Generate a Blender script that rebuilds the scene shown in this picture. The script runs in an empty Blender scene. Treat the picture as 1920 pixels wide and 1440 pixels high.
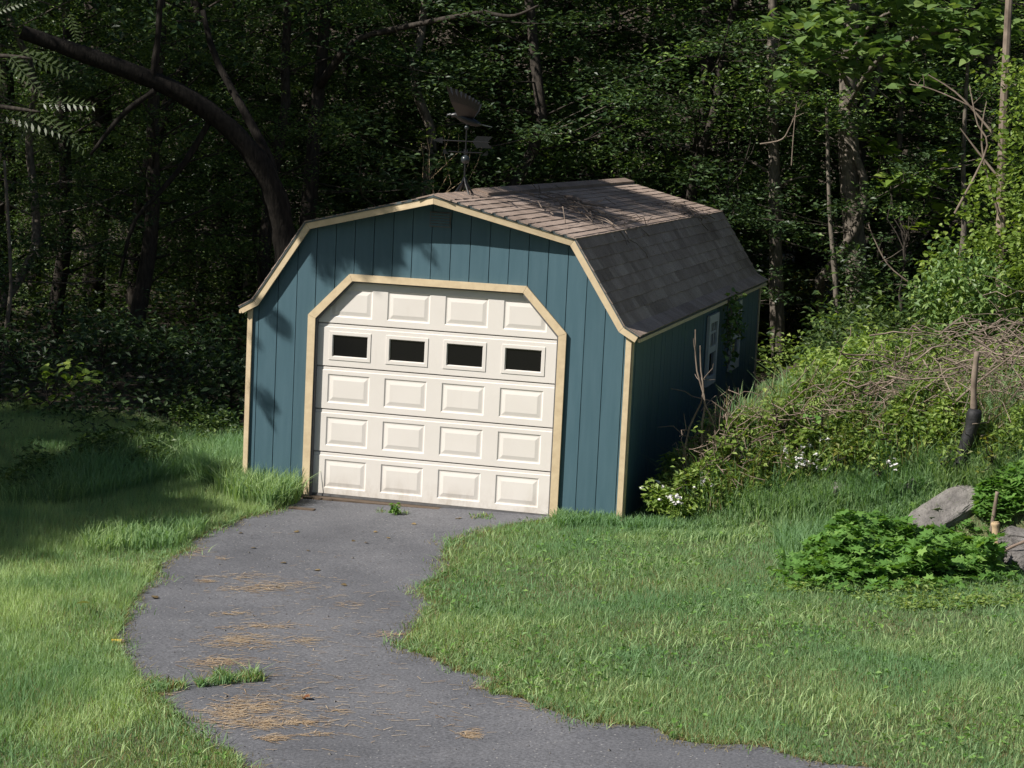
import bpy, bmesh, math, random
import numpy as np
from mathutils import Vector

rng = np.random.default_rng(7)
random.seed(7)
sc = bpy.context.scene
C = sc.collection
R = math.radians

# ------------------------------------------------------------------ camera
CAM = np.array([5.5225, -18.6991, 3.6136])
YAW, PIT, ROL, FPX = 0.2501, 0.1236, 0.0488, 4000.0
_fw = np.array([-math.sin(YAW)*math.cos(PIT), math.cos(YAW)*math.cos(PIT), -math.sin(PIT)])
_r0 = np.array([math.cos(YAW), math.sin(YAW), 0.0]); _u0 = np.cross(_r0, _fw)
_rt = math.cos(ROL)*_r0 + math.sin(ROL)*_u0
_up = math.cos(ROL)*_u0 - math.sin(ROL)*_r0
cd = bpy.data.cameras.new('camera'); cam = bpy.data.objects.new('camera', cd); C.objects.link(cam)
cd.sensor_width = 36; cd.lens = FPX/1920*36; cd.clip_end = 1000; cd.clip_start = .1
from mathutils import Matrix
M = Matrix.Identity(4)
for i in range(3):
    M[i][0] = _rt[i]; M[i][1] = _up[i]; M[i][2] = -_fw[i]; M[i][3] = CAM[i]
cam.matrix_world = M
sc.camera = cam

# ------------------------------------------------------------------ sky, sun, exposure
AZ, EL = R(40), R(42)            # light travels towards +x (cos 40) and +y (sin 40)
SUN = np.array([-math.cos(AZ)*math.cos(EL), -math.sin(AZ)*math.cos(EL), math.sin(EL)])   # towards the sun
w = bpy.data.worlds.new('World'); sc.world = w; w.use_nodes = True
nt = w.node_tree; bg = nt.nodes['Background']
sky = nt.nodes.new('ShaderNodeTexSky'); sky.sky_type = 'NISHITA'; sky.sun_disc = False
sky.sun_elevation = EL; sky.sun_rotation = math.atan2(SUN[0], SUN[1])
nt.links.new(sky.outputs[0], bg.inputs[0]); bg.inputs[1].default_value = 0.05
sl = bpy.data.lights.new('sun', 'SUN'); sl.energy = 5.0; sl.angle = R(0.53); sl.color = (1, .95, .88)
so = bpy.data.objects.new('sun', sl); C.objects.link(so)
so.rotation_euler = Vector(SUN).to_track_quat('Z', 'Y').to_euler(); so.location = (-20, -20, 30)
vs = sc.view_settings; vs.view_transform = 'Standard'; vs.look = 'None'; vs.exposure = 0.32; vs.gamma = 1
vs.use_curve_mapping = False
sc.cycles.max_bounces = 6; sc.cycles.diffuse_bounces = 1; sc.cycles.glossy_bounces = 2
sc.cycles.transmission_bounces = 3; sc.cycles.transparent_max_bounces = 4
sc.cycles.use_denoising = True
sc.cycles.use_adaptive_sampling = True; sc.cycles.adaptive_threshold = 0.02

# ------------------------------------------------------------------ helpers
def ss(a, b, x):
    t = np.clip((np.asarray(x, float)-a)/(b-a), 0, 1); return t*t*(3-2*t)
def H(x, y):
    x = np.asarray(x, float); y = np.asarray(y, float)
    h = .016*np.clip(x, -3, 3)
    h = h + 1.0*ss(-.1, 1.15, y+.15*(x-2.4)-.1)*ss(1.98, 2.75, x)
    h = h + .12*ss(-2.6, -5, x)*ss(-2, 1, y)
    h = h + .13*(np.sin(2.9*x+1.7*y)*np.sin(2.3*y-1.1*x+.7)+.6*np.sin(5.7*x-2)*np.sin(4.9*y+1))*ss(2.3, 3.0, x)*ss(.5, 1.3, y)*(1-ss(9, 13, y))
    h = h + 15*ss(24, 70, y)
    h = h + .025*np.sin(1.3*x+.4)*np.sin(1.1*y)*ss(2, 4, np.abs(x-.2))
    return h
def ray(u, v):
    X, Y = u-960, v-720
    return _fw + _rt*(X/FPX) - _up*(Y/FPX)
def gp(u, v):
    """where the line of sight through a point of the photograph meets the terrain"""
    d = ray(u, v); ts = np.arange(6, 70, .05); Q = CAM+d*ts[:, None]; k = np.argmax(Q[:, 2] <= H(Q[:, 0], Q[:, 1]))
    lo, hi = ts[max(k-1, 0)], ts[k]
    for _ in range(12):
        m = (lo+hi)/2; p = CAM+d*m
        if p[2] <= H(p[0], p[1]): hi = m
        else: lo = m
    return CAM+d*hi
def at(u, v, y):
    d = ray(u, v); return CAM+d*((y-CAM[1])/d[1])

def ob(name, me, m=None, parent=None):
    o = bpy.data.objects.new(name, me); C.objects.link(o)
    if m is not None and len(me.materials) == 0: me.materials.append(m)
    if parent is not None: o.parent = parent
    return o
def tag(o, label=None, cat=None, group=None, kind=None):
    if label: o['label'] = label
    if cat: o['category'] = cat
    if group: o['group'] = group
    if kind: o['kind'] = kind
    return o
def thing(name, label, cat, loc=(0, 0, 0), group=None):
    o = bpy.data.objects.new(name, None); C.objects.link(o); o.location = [float(a) for a in loc]
    o.empty_display_size = .1
    return tag(o, label, cat, group)
def mesh(name, V, F, rnd=None, smooth=False):
    """V (n,3), F (m,k) array or list of arrays of faces with k corners; rnd: one value per vertex"""
    V = np.asarray(V, np.float32).reshape(-1, 3)
    Fs = F if isinstance(F, list) else [F]
    Fs = [np.asarray(f, np.int32) for f in Fs if len(f)]
    me = bpy.data.meshes.new(name)
    nl = sum(f.size for f in Fs); npoly = sum(len(f) for f in Fs)
    me.vertices.add(len(V)); me.vertices.foreach_set('co', V.ravel())
    me.loops.add(nl); me.polygons.add(npoly)
    me.loops.foreach_set('vertex_index', np.concatenate([f.ravel() for f in Fs]))
    tot = np.concatenate([np.full(len(f), f.shape[1], np.int32) for f in Fs])
    st = np.concatenate([[0], np.cumsum(tot)[:-1]]).astype(np.int32)
    me.polygons.foreach_set('loop_start', st); me.polygons.foreach_set('loop_total', tot)
    if rnd is not None:
        a = me.attributes.new('rnd', 'FLOAT', 'POINT'); a.data.foreach_set('value', np.asarray(rnd, np.float32))
    me.update(calc_edges=True); me.validate()
    if smooth: me.polygons.foreach_set('use_smooth', np.ones(len(me.polygons), bool))
    else: me.shade_flat()
    return me
class MB:
    """collects pieces of ONE part"""
    def __init__(s): s.V = []; s.Q = []; s.T = []; s.r = []; s.n = 0
    def add(s, V, F, rnd=.5):
        V = np.asarray(V, float).reshape(-1, 3); F = np.asarray(F, int)
        (s.Q if F.shape[1] == 4 else s.T).append(F+s.n)
        s.V.append(V); s.r.append(np.broadcast_to(np.asarray(rnd, float), (len(V),)).copy()); s.n += len(V)
    def box(s, a, b, rnd=.5):
        x0, y0, z0 = a; x1, y1, z1 = b
        V = [(x0,y0,z0),(x1,y0,z0),(x1,y1,z0),(x0,y1,z0),(x0,y0,z1),(x1,y0,z1),(x1,y1,z1),(x0,y1,z1)]
        s.add(V, [(0,3,2,1),(4,5,6,7),(0,1,5,4),(1,2,6,5),(2,3,7,6),(3,0,4,7)], rnd)
    def tube(s, P, r, sides=6, rnd=.5):
        V, F = tube(P, r, sides); s.add(V, F, rnd)
    def build(s, name, m, parent=None, smooth=False, off=None):
        V = np.concatenate(s.V)
        if off is not None: V = V-np.asarray(off, float)
        F = []
        if s.Q: F.append(np.concatenate(s.Q))
        if s.T: F.append(np.concatenate(s.T))
        return ob(name, mesh(name, V, F, np.concatenate(s.r), smooth), m, parent)
def tube(P, r, sides=6):
    P = np.asarray(P, float); n = len(P); r = np.broadcast_to(np.asarray(r, float), (n,)).copy()
    T = np.gradient(P, axis=0); T /= np.linalg.norm(T, axis=1)[:, None]+1e-9
    a = np.array([0, 0, 1.]) if abs(T[0][2]) < .8 else np.array([1., 0, 0])
    ang = np.arange(sides)*2*math.pi/sides; V = []
    for i in range(n):
        u = np.cross(T[i], a); u /= np.linalg.norm(u)+1e-9; v = np.cross(T[i], u); a = np.cross(u, T[i])
        V.append(P[i]+r[i]*(np.cos(ang)[:, None]*u+np.sin(ang)[:, None]*v))
    for e in (0, n-1):                       # closing rings drawn in to the axis
        V.append(np.repeat(P[e][None], sides, 0)+(V[e]-P[e])*.02)
    V = np.concatenate(V); k = np.arange(sides); k2 = (k+1) % sides
    F = [np.stack([i*sides+k, i*sides+k2, (i+1)*sides+k2, (i+1)*sides+k], 1) for i in range(n-1)]
    F.append(np.stack([n*sides+k, n*sides+k2, k2, k], 1))
    F.append(np.stack([(n-1)*sides+k, (n-1)*sides+k2, (n+1)*sides+k2, (n+1)*sides+k], 1))
    return V, np.concatenate(F)
def wob(p, q, n=6, amp=.05, sag=0.):
    p = np.asarray(p, float); q = np.asarray(q, float); t = np.linspace(0, 1, n)[:, None]
    P = p+(q-p)*t; L = np.linalg.norm(q-p)
    j = rng.normal(0, amp*L, (n, 3)); j[0] = 0; j[-1] = 0
    P = P+j; P[:, 2] += -sag*L*4*(t*(1-t))[:, 0]
    return P
def smoothline(P, n):
    P = np.asarray(P, float); k = len(P); t = np.linspace(0, k-1, n); out = []
    for a in t:
        i = min(int(a), k-2); f = a-i
        p0, p1, p2, p3 = P[max(i-1, 0)], P[i], P[i+1], P[min(i+2, k-1)]
        out.append(.5*((2*p1)+(-p0+p2)*f+(2*p0-5*p1+4*p2-p3)*f*f+(-p0+3*p1-3*p2+p3)*f**3))
    return np.array(out)

# ------------------------------------------------------------------ leaves
LEAF = (np.array([(0,0,0),(.26,.42,.09),(0,1,-.12),(-.26,.42,.09)]), np.array([(0,1,2),(0,2,3)]))
BROAD = (np.array([(0,0,0),(.40,.12,.05),(.46,.45,.07),(.22,.80,.0),(0,1.05,-.12),(-.22,.80,.0),(-.46,.45,.07),(-.40,.12,.05),(0,.45,-.02)]),
         np.array([(8,0,1),(8,1,2),(8,2,3),(8,3,4),(8,4,5),(8,5,6),(8,6,7),(8,7,0)]))
def _lobed():
    V = [(0, .3, 0)]; 
    for i, (a, r) in enumerate([(-150,.35),(-115,.62),(-85,.38),(-50,.75),(-25,.42),(0,.85),(25,.42),(50,.75),(85,.38),(115,.62),(150,.35)]):
        t = R(90+a); V.append((r*math.cos(t), .3+r*math.sin(t), .05*(i % 2)-.10*r))
    return np.array(V), np.array([(0, i, i+1) for i in range(1, 11)])
LOBED = _lobed()
def leaves(P, size, tmpl=LEAF, up=.6, rnd=None, dirs=None, droop=.25):
    """leaf faces at the points P; normals scattered about +z by `up`"""
    P = np.asarray(P, float); n = len(P); tv, tf = tmpl
    N = rng.normal(0, 1, (n, 3)); N /= np.linalg.norm(N, axis=1)[:, None]; N[:, 2] = np.abs(N[:, 2])
    N = N*(1-up)+np.array([0, 0, up]); N /= np.linalg.norm(N, axis=1)[:, None]
    A = rng.normal(0, 1, (n, 3)) if dirs is None else np.asarray(dirs, float)+rng.normal(0, .35, (n, 3))
    A[:, 2] -= droop
    Yv = A-N*np.sum(A*N, 1)[:, None]; Yv /= np.linalg.norm(Yv, axis=1)[:, None]+1e-9
    Xv = np.cross(Yv, N)
    s = np.broadcast_to(np.asarray(size, float), (n,))*rng.uniform(.65, 1.2, n)
    V = P[:, None]+s[:, None, None]*(tv[None, :, 0:1]*Xv[:, None]+tv[None, :, 1:2]*Yv[:, None]+tv[None, :, 2:3]*N[:, None])
    F = tf[None]+(np.arange(n)*len(tv))[:, None, None]
    r = np.clip(rng.normal(.5, .22, n), 0, 1) if rnd is None else np.broadcast_to(np.asarray(rnd, float), (n,))
    return V.reshape(-1, 3), F.reshape(-1, 3), np.repeat(r, len(tv))
def clumps(centers, radii, per, flat=.5):
    out = []
    for c, r in zip(centers, np.broadcast_to(radii, (len(centers),))):
        k = int(per*(r/.4)**1.6)+4
        d = rng.normal(0, 1, (k, 3)); d /= np.linalg.norm(d, axis=1)[:, None]
        d *= (rng.uniform(0, 1, k)**.45)[:, None]*r; d[:, 2] *= flat
        out.append(np.asarray(c)+d)
    return np.concatenate(out)
FR = []
def _frond(n=9):
    V = []; F = []
    for i in range(n):
        t = .12+.88*i/(n-1); wl = .24*(1-.45*abs(t-.45)/.55)
        for sgn in (1, -1):
            b = np.array([0, t, -.22*t*t]); d = np.array([sgn*.86, .42, -.18]); e = np.array([-sgn*.3, .9, .05])
            k = len(V)
            V += [b, b+d*wl*.45+e*wl*.16, b+d*wl, b+d*wl*.45-e*wl*.12]
            F += [(k, k+1, k+2), (k, k+2, k+3)]
    k = len(V)
    for t in (0, .5, 1): V += [np.array([.008, t, -.22*t*t]), np.array([-.008, t, -.22*t*t])]
    for j in range(2): F += [(k+2*j, k+2*j+1, k+2*j+3), (k+2*j, k+2*j+3, k+2*j+2)]
    return np.array(V), np.array(F)
FROND = _frond()

# ------------------------------------------------------------------ materials
def node(nt, t, **kw):
    n = nt.nodes.new(t)
    for k, v in kw.items(): setattr(n, k, v)
    return n
def ramp(nt, src, stops):
    r = node(nt, 'ShaderNodeValToRGB'); e = r.color_ramp.elements
    while len(e) < len(stops): e.new(.5)
    for el, (p, c) in zip(e, stops): el.position = p; el.color = (*c, 1)
    nt.links.new(src, r.inputs[0]); return r
def noise(nt, scale, detail=4, rough=.55, coord='Object', vec=None, mapscale=None):
    n = node(nt, 'ShaderNodeTexNoise'); n.inputs['Scale'].default_value = scale
    n.inputs['Detail'].default_value = detail; n.inputs['Roughness'].default_value = rough
    tc = node(nt, 'ShaderNodeTexCoord'); src = tc.outputs[coord]
    if mapscale:
        mp = node(nt, 'ShaderNodeMapping'); mp.inputs['Scale'].default_value = mapscale
        nt.links.new(src, mp.inputs[0]); src = mp.outputs[0]
    nt.links.new(src, n.inputs['Vector']); return n
def mixc(nt, a, b, fac, mode='MIX'):
    m = node(nt, 'ShaderNodeMix', data_type='RGBA', blend_type=mode)
    for i, x in ((6, a), (7, b)):
        if isinstance(x, tuple): m.inputs[i].default_value = (*x, 1)
        else: nt.links.new(x, m.inputs[i])
    if isinstance(fac, float): m.inputs[0].default_value = fac
    else: nt.links.new(fac, m.inputs[0])
    return m.outputs[2]
def newmat(name):
    m = bpy.data.materials.new(name); m.use_nodes = True
    return m, m.node_tree, m.node_tree.nodes['Principled BSDF']
def plain(name, c1, c2, scale=8, rough=.7, bump=.0, bscale=60, mapscale=None, spec=.3, objrand=0., detail=5):
    m, nt, b = newmat(name)
    n = noise(nt, scale, detail, mapscale=mapscale)
    col = ramp(nt, n.outputs[0], [(.3, c1), (.7, c2)]).outputs[0]
    if objrand:
        oi = node(nt, 'ShaderNodeObjectInfo'); mr = node(nt, 'ShaderNodeMapRange')
        mr.inputs[3].default_value = 1-objrand; mr.inputs[4].default_value = 1+objrand
        nt.links.new(oi.outputs['Random'], mr.inputs[0])
        hs = node(nt, 'ShaderNodeHueSaturation'); nt.links.new(mr.outputs[0], hs.inputs['Value']); nt.links.new(col, hs.inputs['Color']); col = hs.outputs[0]
    nt.links.new(col, b.inputs['Base Color']); b.inputs['Roughness'].default_value = rough
    b.inputs['Specular IOR Level'].default_value = spec
    if bump:
        n2 = noise(nt, bscale, 6, mapscale=mapscale); bp = node(nt, 'ShaderNodeBump'); bp.inputs['Strength'].default_value = bump
        bp.inputs['Distance'].default_value = .01
        nt.links.new(n2.outputs[0], bp.inputs['Height']); nt.links.new(bp.outputs[0], b.inputs['Normal'])
    return m
def leafmat(name, dark, mid, light, trans=.35, rough=.5, pos=0., posdark=None, objv=.25, tint=(1.25, 1.3, .55)):
    m, nt, b = newmat(name)
    at_ = node(nt, 'ShaderNodeAttribute', attribute_name='rnd')
    col = ramp(nt, at_.outputs['Fac'], [(.1, dark), (.5, mid), (.95, light)]).outputs[0]
    if pos:
        n = noise(nt, pos, 3, .6); f = ramp(nt, n.outputs[0], [(.42, (0, 0, 0)), (.62, (1, 1, 1))])
        col = mixc(nt, col, posdark, f.outputs[0])
    oi = node(nt, 'ShaderNodeObjectInfo'); mr = node(nt, 'ShaderNodeMapRange')
    mr.inputs[3].default_value = 1-objv; mr.inputs[4].default_value = 1+objv
    nt.links.new(oi.outputs['Random'], mr.inputs[0])
    hs = node(nt, 'ShaderNodeHueSaturation'); nt.links.new(mr.outputs[0], hs.inputs['Value']); nt.links.new(col, hs.inputs['Color']); col = hs.outputs[0]
    nt.links.new(col, b.inputs['Base Color']); b.inputs['Roughness'].default_value = rough
    b.inputs['Specular IOR Level'].default_value = .35
    tr = node(nt, 'ShaderNodeBsdfTranslucent'); nt.links.new(mixc(nt, col, tint, 1.0, 'MULTIPLY'), tr.inputs[0])
    ms = node(nt, 'ShaderNodeMixShader'); ms.inputs[0].default_value = trans
    nt.links.new(b.outputs[0], ms.inputs[1]); nt.links.new(tr.outputs[0], ms.inputs[2])
    nt.links.new(ms.outputs[0], nt.nodes['Material Output'].inputs[0])
    return m
MT = {}
MT['siding'] = plain('blue_green_siding_paint', (.060,.122,.152), (.076,.143,.176), 3, .55, .12, 90, (6, 6, .6), .35, .05)
MT['trim'] = plain('cream_trim_paint', (.60,.47,.30), (.72,.58,.38), 5, .6, .1, 60, (3, 3, 3), .3, .04)
def door_mat():
    m, nt, b = newmat('cream_door_enamel')
    n = noise(nt, 2.2, 5); c = ramp(nt, n.outputs[0], [(.3, (.745,.70,.645)), (.7, (.79,.745,.69))]).outputs[0]
    tc = node(nt, 'ShaderNodeTexCoord'); sp = node(nt, 'ShaderNodeSeparateXYZ'); nt.links.new(tc.outputs['Object'], sp.inputs[0])
    n2 = noise(nt, 9, 6, .7, mapscale=(1, 1, .5)); mr = node(nt, 'ShaderNodeMapRange'); mr.inputs[1].default_value = .26; mr.inputs[2].default_value = .0; nt.links.new(sp.outputs[2], mr.inputs[0])
    mm = node(nt, 'ShaderNodeMath', operation='MULTIPLY'); nt.links.new(mr.outputs[0], mm.inputs[0]); f = ramp(nt, n2.outputs[0], [(.42, (0,0,0)), (.70, (1,1,1))]); nt.links.new(f.outputs[0], mm.inputs[1])
    c = mixc(nt, c, (.50,.44,.37), mm.outputs[0])
    n3 = noise(nt, 5, 6, .75, mapscale=(2.5, 1, .35)); f3 = ramp(nt, n3.outputs[0], [(.58, (1,1,1)), (.82, (.94,.93,.91))]).outputs[0]; c = mixc(nt, c, f3, 1.0, 'MULTIPLY')
    nt.links.new(c, b.inputs['Base Color']); b.inputs['Roughness'].default_value = .5; b.inputs['Specular IOR Level'].default_value = .35
    return m
MT['door'] = door_mat()
MT['jamb'] = plain('grey_jamb_seal', (.10,.10,.105), (.16,.155,.15), 20, .7)
MT['drip'] = plain('green_grey_drip_edge_metal', (.06,.08,.085), (.09,.115,.12), 10, .45, spec=.5)
MT['sill'] = plain('weathered_sill_wood', (.07,.05,.035), (.2,.15,.11), 14, .9, .5, 50, (.6, 8, 8))
MT['frame'] = plain('off_white_window_vinyl', (.50,.52,.50), (.60,.61,.58), 10, .5)
MT['pipe'] = plain('black_charred_wood', (.012,.012,.013), (.03,.03,.032), 12, .65, .6, 30, None, .4)
MT['cut'] = plain('pale_cut_wood', (.42,.30,.17), (.55,.42,.27), 12, .8, .3, 40, (8, 8, 1))
MT['bark'] = plain('grey_brown_bark', (.020,.017,.014), (.075,.062,.050), 9, .9, .9, 16, (3, 3, .7))
MT['shadebark'] = plain('shade_darkened_bark', (.010,.009,.008), (.036,.031,.026), 9, .95, .9, 16, (3, 3, .7), .15)  # bark copy darkened so the leaning trunk reads as a shaded silhouette
MT['palebark'] = plain('pale_flaky_bark', (.07,.06,.05), (.24,.205,.165), 8, .9, .8, 14, (3, 3, 1))
MT['twig'] = plain('dry_grey_twig', (.12,.09,.07), (.30,.24,.19), 6, .9)
MT['redtwig'] = plain('dry_brown_twig', (.13,.09,.07), (.32,.25,.20), 6, .9)
MT['metal'] = plain('dark_bronze_metal', (.004,.004,.005), (.009,.010,.012), 14, .4, spec=.6)
MT['ball'] = plain('verdigris_copper', (.02,.026,.03), (.035,.045,.05), 14, .3, spec=.6)
m, nt, b = newmat('dark_window_glass'); b.inputs['Base Color'].default_value = (.006, .006, .007, 1); b.inputs['Roughness'].default_value = .06
b.inputs['Specular IOR Level'].default_value = .5; MT['glass'] = m
def shingle_mat():
    m, nt, b = newmat('brown_asphalt_shingle')
    a = node(nt, 'ShaderNodeAttribute', attribute_name='rnd')
    col = ramp(nt, a.outputs['Fac'], [(0, (.30,.235,.19)), (.5, (.42,.335,.275)), (1, (.53,.43,.355))]).outputs[0]
    n = noise(nt, 130, 3); f = ramp(nt, n.outputs[0], [(.35, (.6,.6,.62)), (.7, (1.25,1.2,1.18))]).outputs[0]
    col = mixc(nt, col, f, 1.0, 'MULTIPLY')
    n2 = noise(nt, 1.6, 5, .7); f2 = ramp(nt, n2.outputs[0], [(.45, (1,1,1)), (.75, (.62,.60,.58))]).outputs[0]
    col = mixc(nt, col, f2, 1.0, 'MULTIPLY')
    nt.links.new(col, b.inputs['Base Color']); b.inputs['Roughness'].default_value = .92; b.inputs['Specular IOR Level'].default_value = .15
    bp = node(nt, 'ShaderNodeBump'); bp.inputs['Strength'].default_value = .4; bp.inputs['Distance'].default_value = .004
    nt.links.new(n.outputs[0], bp.inputs['Height']); nt.links.new(bp.outputs[0], b.inputs['Normal'])
    return m
MT['shingle'] = shingle_mat()
def asphalt_mat():
    m, nt, b = newmat('worn_asphalt')
    n = noise(nt, 55, 4, .75); big = noise(nt, .8, 7, .68)
    c = ramp(nt, big.outputs[0], [(.28, (.092,.094,.104)), (.5, (.132,.134,.146)), (.72, (.172,.172,.183))]).outputs[0]
    f = ramp(nt, n.outputs[0], [(.30, (.50,.50,.50)), (.5, (1,1,1)), (.70, (1.5,1.5,1.5))]).outputs[0]
    c = mixc(nt, c, f, 1.0, 'MULTIPLY')
    st = noise(nt, 2.3, 3, .5); fs = ramp(nt, st.outputs[0], [(.66, (1,1,1)), (.80, (.62,.62,.62))]).outputs[0]; c = mixc(nt, c, fs, 1.0, 'MULTIPLY')
    vo = node(nt, 'ShaderNodeTexVoronoi'); vo.inputs['Scale'].default_value = 30
    tc = node(nt, 'ShaderNodeTexCoord'); nt.links.new(tc.outputs['Object'], vo.inputs['Vector'])
    wn = ramp(nt, vo.outputs['Distance'], [(.10, (1,1,1)), (.19, (0,0,0))])
    sel = node(nt, 'ShaderNodeSeparateColor'); nt.links.new(vo.outputs['Color'], sel.inputs[0])
    s2 = ramp(nt, sel.outputs[0], [(.72, (0,0,0)), (.8, (1,1,1))])
    msk = mixc(nt, wn.outputs[0], s2.outputs[0], 1.0, 'MULTIPLY')
    c = mixc(nt, c, (.42,.40,.38), msk)
    nt.links.new(c, b.inputs['Base Color']); b.inputs['Roughness'].default_value = .85; b.inputs['Specular IOR Level'].default_value = .3
    bp = node(nt, 'ShaderNodeBump'); bp.inputs['Strength'].default_value = .6; bp.inputs['Distance'].default_value = .005
    nt.links.new(n.outputs[0], bp.inputs['Height']); nt.links.new(bp.outputs[0], b.inputs['Normal'])
    return m
MT['asphalt'] = asphalt_mat()
def soil_mat():
    m, nt, b = newmat('soil_thatch_and_leaf_litter')
    n = noise(nt, 2.5, 6); c1 = ramp(nt, n.outputs[0], [(.3, (.075,.085,.035)), (.7, (.14,.14,.065))]).outputs[0]
    n2 = noise(nt, 22, 5); c2 = ramp(nt, n2.outputs[0], [(.3, (.022,.018,.012)), (.7, (.075,.055,.036))]).outputs[0]
    at_ = node(nt, 'ShaderNodeAttribute', attribute_name='rnd'); nt.links.new(mixc(nt, c1, c2, at_.outputs['Fac']), b.inputs['Base Color']); b.inputs['Roughness'].default_value = .95
    bp = node(nt, 'ShaderNodeBump'); bp.inputs['Strength'].default_value = .5; bp.inputs['Distance'].default_value = .02
    nt.links.new(n2.outputs[0], bp.inputs['Height']); nt.links.new(bp.outputs[0], b.inputs['Normal']); return m
MT['soil'] = soil_mat()
def rock_mat():
    m, nt, b = newmat('grey_limestone')
    n = noise(nt, 5, 8, .65); c = ramp(nt, n.outputs[0], [(.25, (.07,.066,.062)), (.5, (.20,.185,.175)), (.75, (.34,.32,.30))]).outputs[0]
    nt.links.new(c, b.inputs['Base Color']); b.inputs['Roughness'].default_value = .9
    n2 = noise(nt, 14, 8, .7, mapscale=(1, 1, 3)); bp = node(nt, 'ShaderNodeBump'); bp.inputs['Strength'].default_value = .9; bp.inputs['Distance'].default_value = .04
    nt.links.new(n2.outputs[0], bp.inputs['Height']); nt.links.new(bp.outputs[0], b.inputs['Normal'])
    return m
MT['rock'] = rock_mat()
MT['grass'] = leafmat('lawn_grass', (.135,.225,.100), (.240,.370,.160), (.48,.61,.29), .35, .6, .8, (.190,.335,.155), 0., (1.2,1.3,.5))
MT['drygrass'] = leafmat('dry_grass', (.16,.13,.05), (.30,.24,.11), (.42,.34,.18), .3, .6, objv=0.)
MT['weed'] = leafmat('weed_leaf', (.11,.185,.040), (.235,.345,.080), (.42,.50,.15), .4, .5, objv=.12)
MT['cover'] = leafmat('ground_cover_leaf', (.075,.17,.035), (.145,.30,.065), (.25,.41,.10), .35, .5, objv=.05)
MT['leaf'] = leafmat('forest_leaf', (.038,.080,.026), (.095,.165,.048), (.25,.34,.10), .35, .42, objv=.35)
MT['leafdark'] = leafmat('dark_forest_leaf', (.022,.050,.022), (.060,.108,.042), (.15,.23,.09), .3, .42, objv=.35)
MT['redbud'] = leafmat('heart_leaf', (.080,.150,.050), (.155,.255,.080), (.27,.37,.12), .35, .4, objv=.15)
MT['vine'] = leafmat('vine_leaf', (.10,.165,.032), (.20,.305,.060), (.36,.45,.10), .4, .45, objv=.1)
MT['frond'] = leafmat('walnut_leaflet', (.05,.078,.030), (.080,.115,.045), (.13,.16,.07), .3, .35, objv=.15)
MT['yleaf'] = leafmat('yellowing_leaf', (.10,.12,.02), (.17,.19,.035), (.28,.24,.05), .4, .5, objv=.1)
MT['redleaf'] = leafmat('reddening_leaf', (.16,.06,.03), (.28,.11,.05), (.36,.20,.09), .35, .5, objv=.1)
MT['petal'] = plain('white_petal', (.72,.70,.68), (.82,.80,.78), 20, .6)
MT['needle'] = leafmat('brown_pine_needle', (.30,.20,.115), (.46,.33,.205), (.62,.49,.34), .1, .7, objv=0.)
MT['deadleaf'] = plain('dead_leaf', (.10,.065,.03), (.28,.21,.10), 20, .8, objrand=.5)
MT['yellow'] = plain('yellow_stick', (.55,.36,.04), (.65,.45,.06), 20, .5)

# ------------------------------------------------------------------ ground and driveway
def axis(a, b, fine0, fine1, step, big):
    return np.unique(np.concatenate([np.arange(a, fine0, big), np.arange(fine0, fine1, step), np.arange(fine1, b+big, big)]))
gx = axis(-140, 140, -8, 10, .25, 6); gy = axis(-60, 220, -12, 12, .25, 4)
XX, YY = np.meshgrid(gx, gy); ZZ = H(XX, YY)
nx, ny = len(gx), len(gy); idx = np.arange(nx*ny).reshape(ny, nx)
Fg = np.stack([idx[:-1, :-1], idx[:-1, 1:], idx[1:, 1:], idx[1:, :-1]], -1).reshape(-1, 4)
g = ob('ground', mesh('ground', np.stack([XX, YY, ZZ], -1).reshape(-1, 3), Fg, np.clip(ss(1.2, 2.6, YY)+ss(-5.2, -6.5, XX)*ss(-4, -2, YY), 0, 1).ravel(), smooth=True), MT['soil']); tag(g, kind='structure')

LEFT_PX = [(560,944),(510,960),(455,975),(400,995),(357,1014),(345,1038),(302,1050),(292,1068),(286,1090),(260,1110),(237,1150),(219,1190),(223,1215),(236,1245),(252,1272),(275,1296),(300,1312),(332,1346),(380,1390),(420,1412),(452,1442)]
RIGHT_PX = [(1000,978),(960,984),(900,1000),(850,1015),(832,1036),(842,1060),(828,1082),(782,1105),(812,1130),(792,1160),(776,1186),(740,1214),(792,1226),(832,1246),(872,1264),(930,1272),(906,1296),(980,1312),(1060,1346),(1130,1360),(1240,1366),(1252,1386),(1312,1396),(1450,1402),(1482,1420),(1540,1431),(1660,1445)]
PL = [(-1.22, .03), (-1.22, -.12)]+[tuple(gp(*p)[:2]) for p in LEFT_PX]+[(1.9,-8.9),(3,-11),(4,-17)]
PR = [(1.20, .03), (1.18, -.10)]+[tuple(gp(*p)[:2]) for p in RIGHT_PX]+[(6.3,-7.2),(8,-8.2),(9,-10),(9.5,-17)]
def resample(P, n, jit):
    P = np.array(P); s = np.concatenate([[0], np.cumsum(np.linalg.norm(np.diff(P, axis=0), axis=1))])
    # by depth so that rows stay level across the drive
    t = np.linspace(0, s[-1], n); Q = np.stack([np.interp(t, s, P[:, i]) for i in (0, 1)], 1)
    Q[2:-1] += rng.normal(0, jit, (n-3, 2)); return Q
QL = resample(PL, 160, .012); QR = resample(PR, 160, .012)
POLY = np.concatenate([QL, QR[::-1]])
def inside(P, poly=POLY):
    x, y = P[:, 0], P[:, 1]; c = np.zeros(len(P), bool); n = len(poly); j = n-1
    for i in range(n):
        xi, yi = poly[i]; xj, yj = poly[j]
        if yi != yj:
            k = ((yi > y) != (yj > y)) & (x < (xj-xi)*(y-yi)/(yj-yi)+xi); c ^= k
        j = i
    return c
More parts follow.
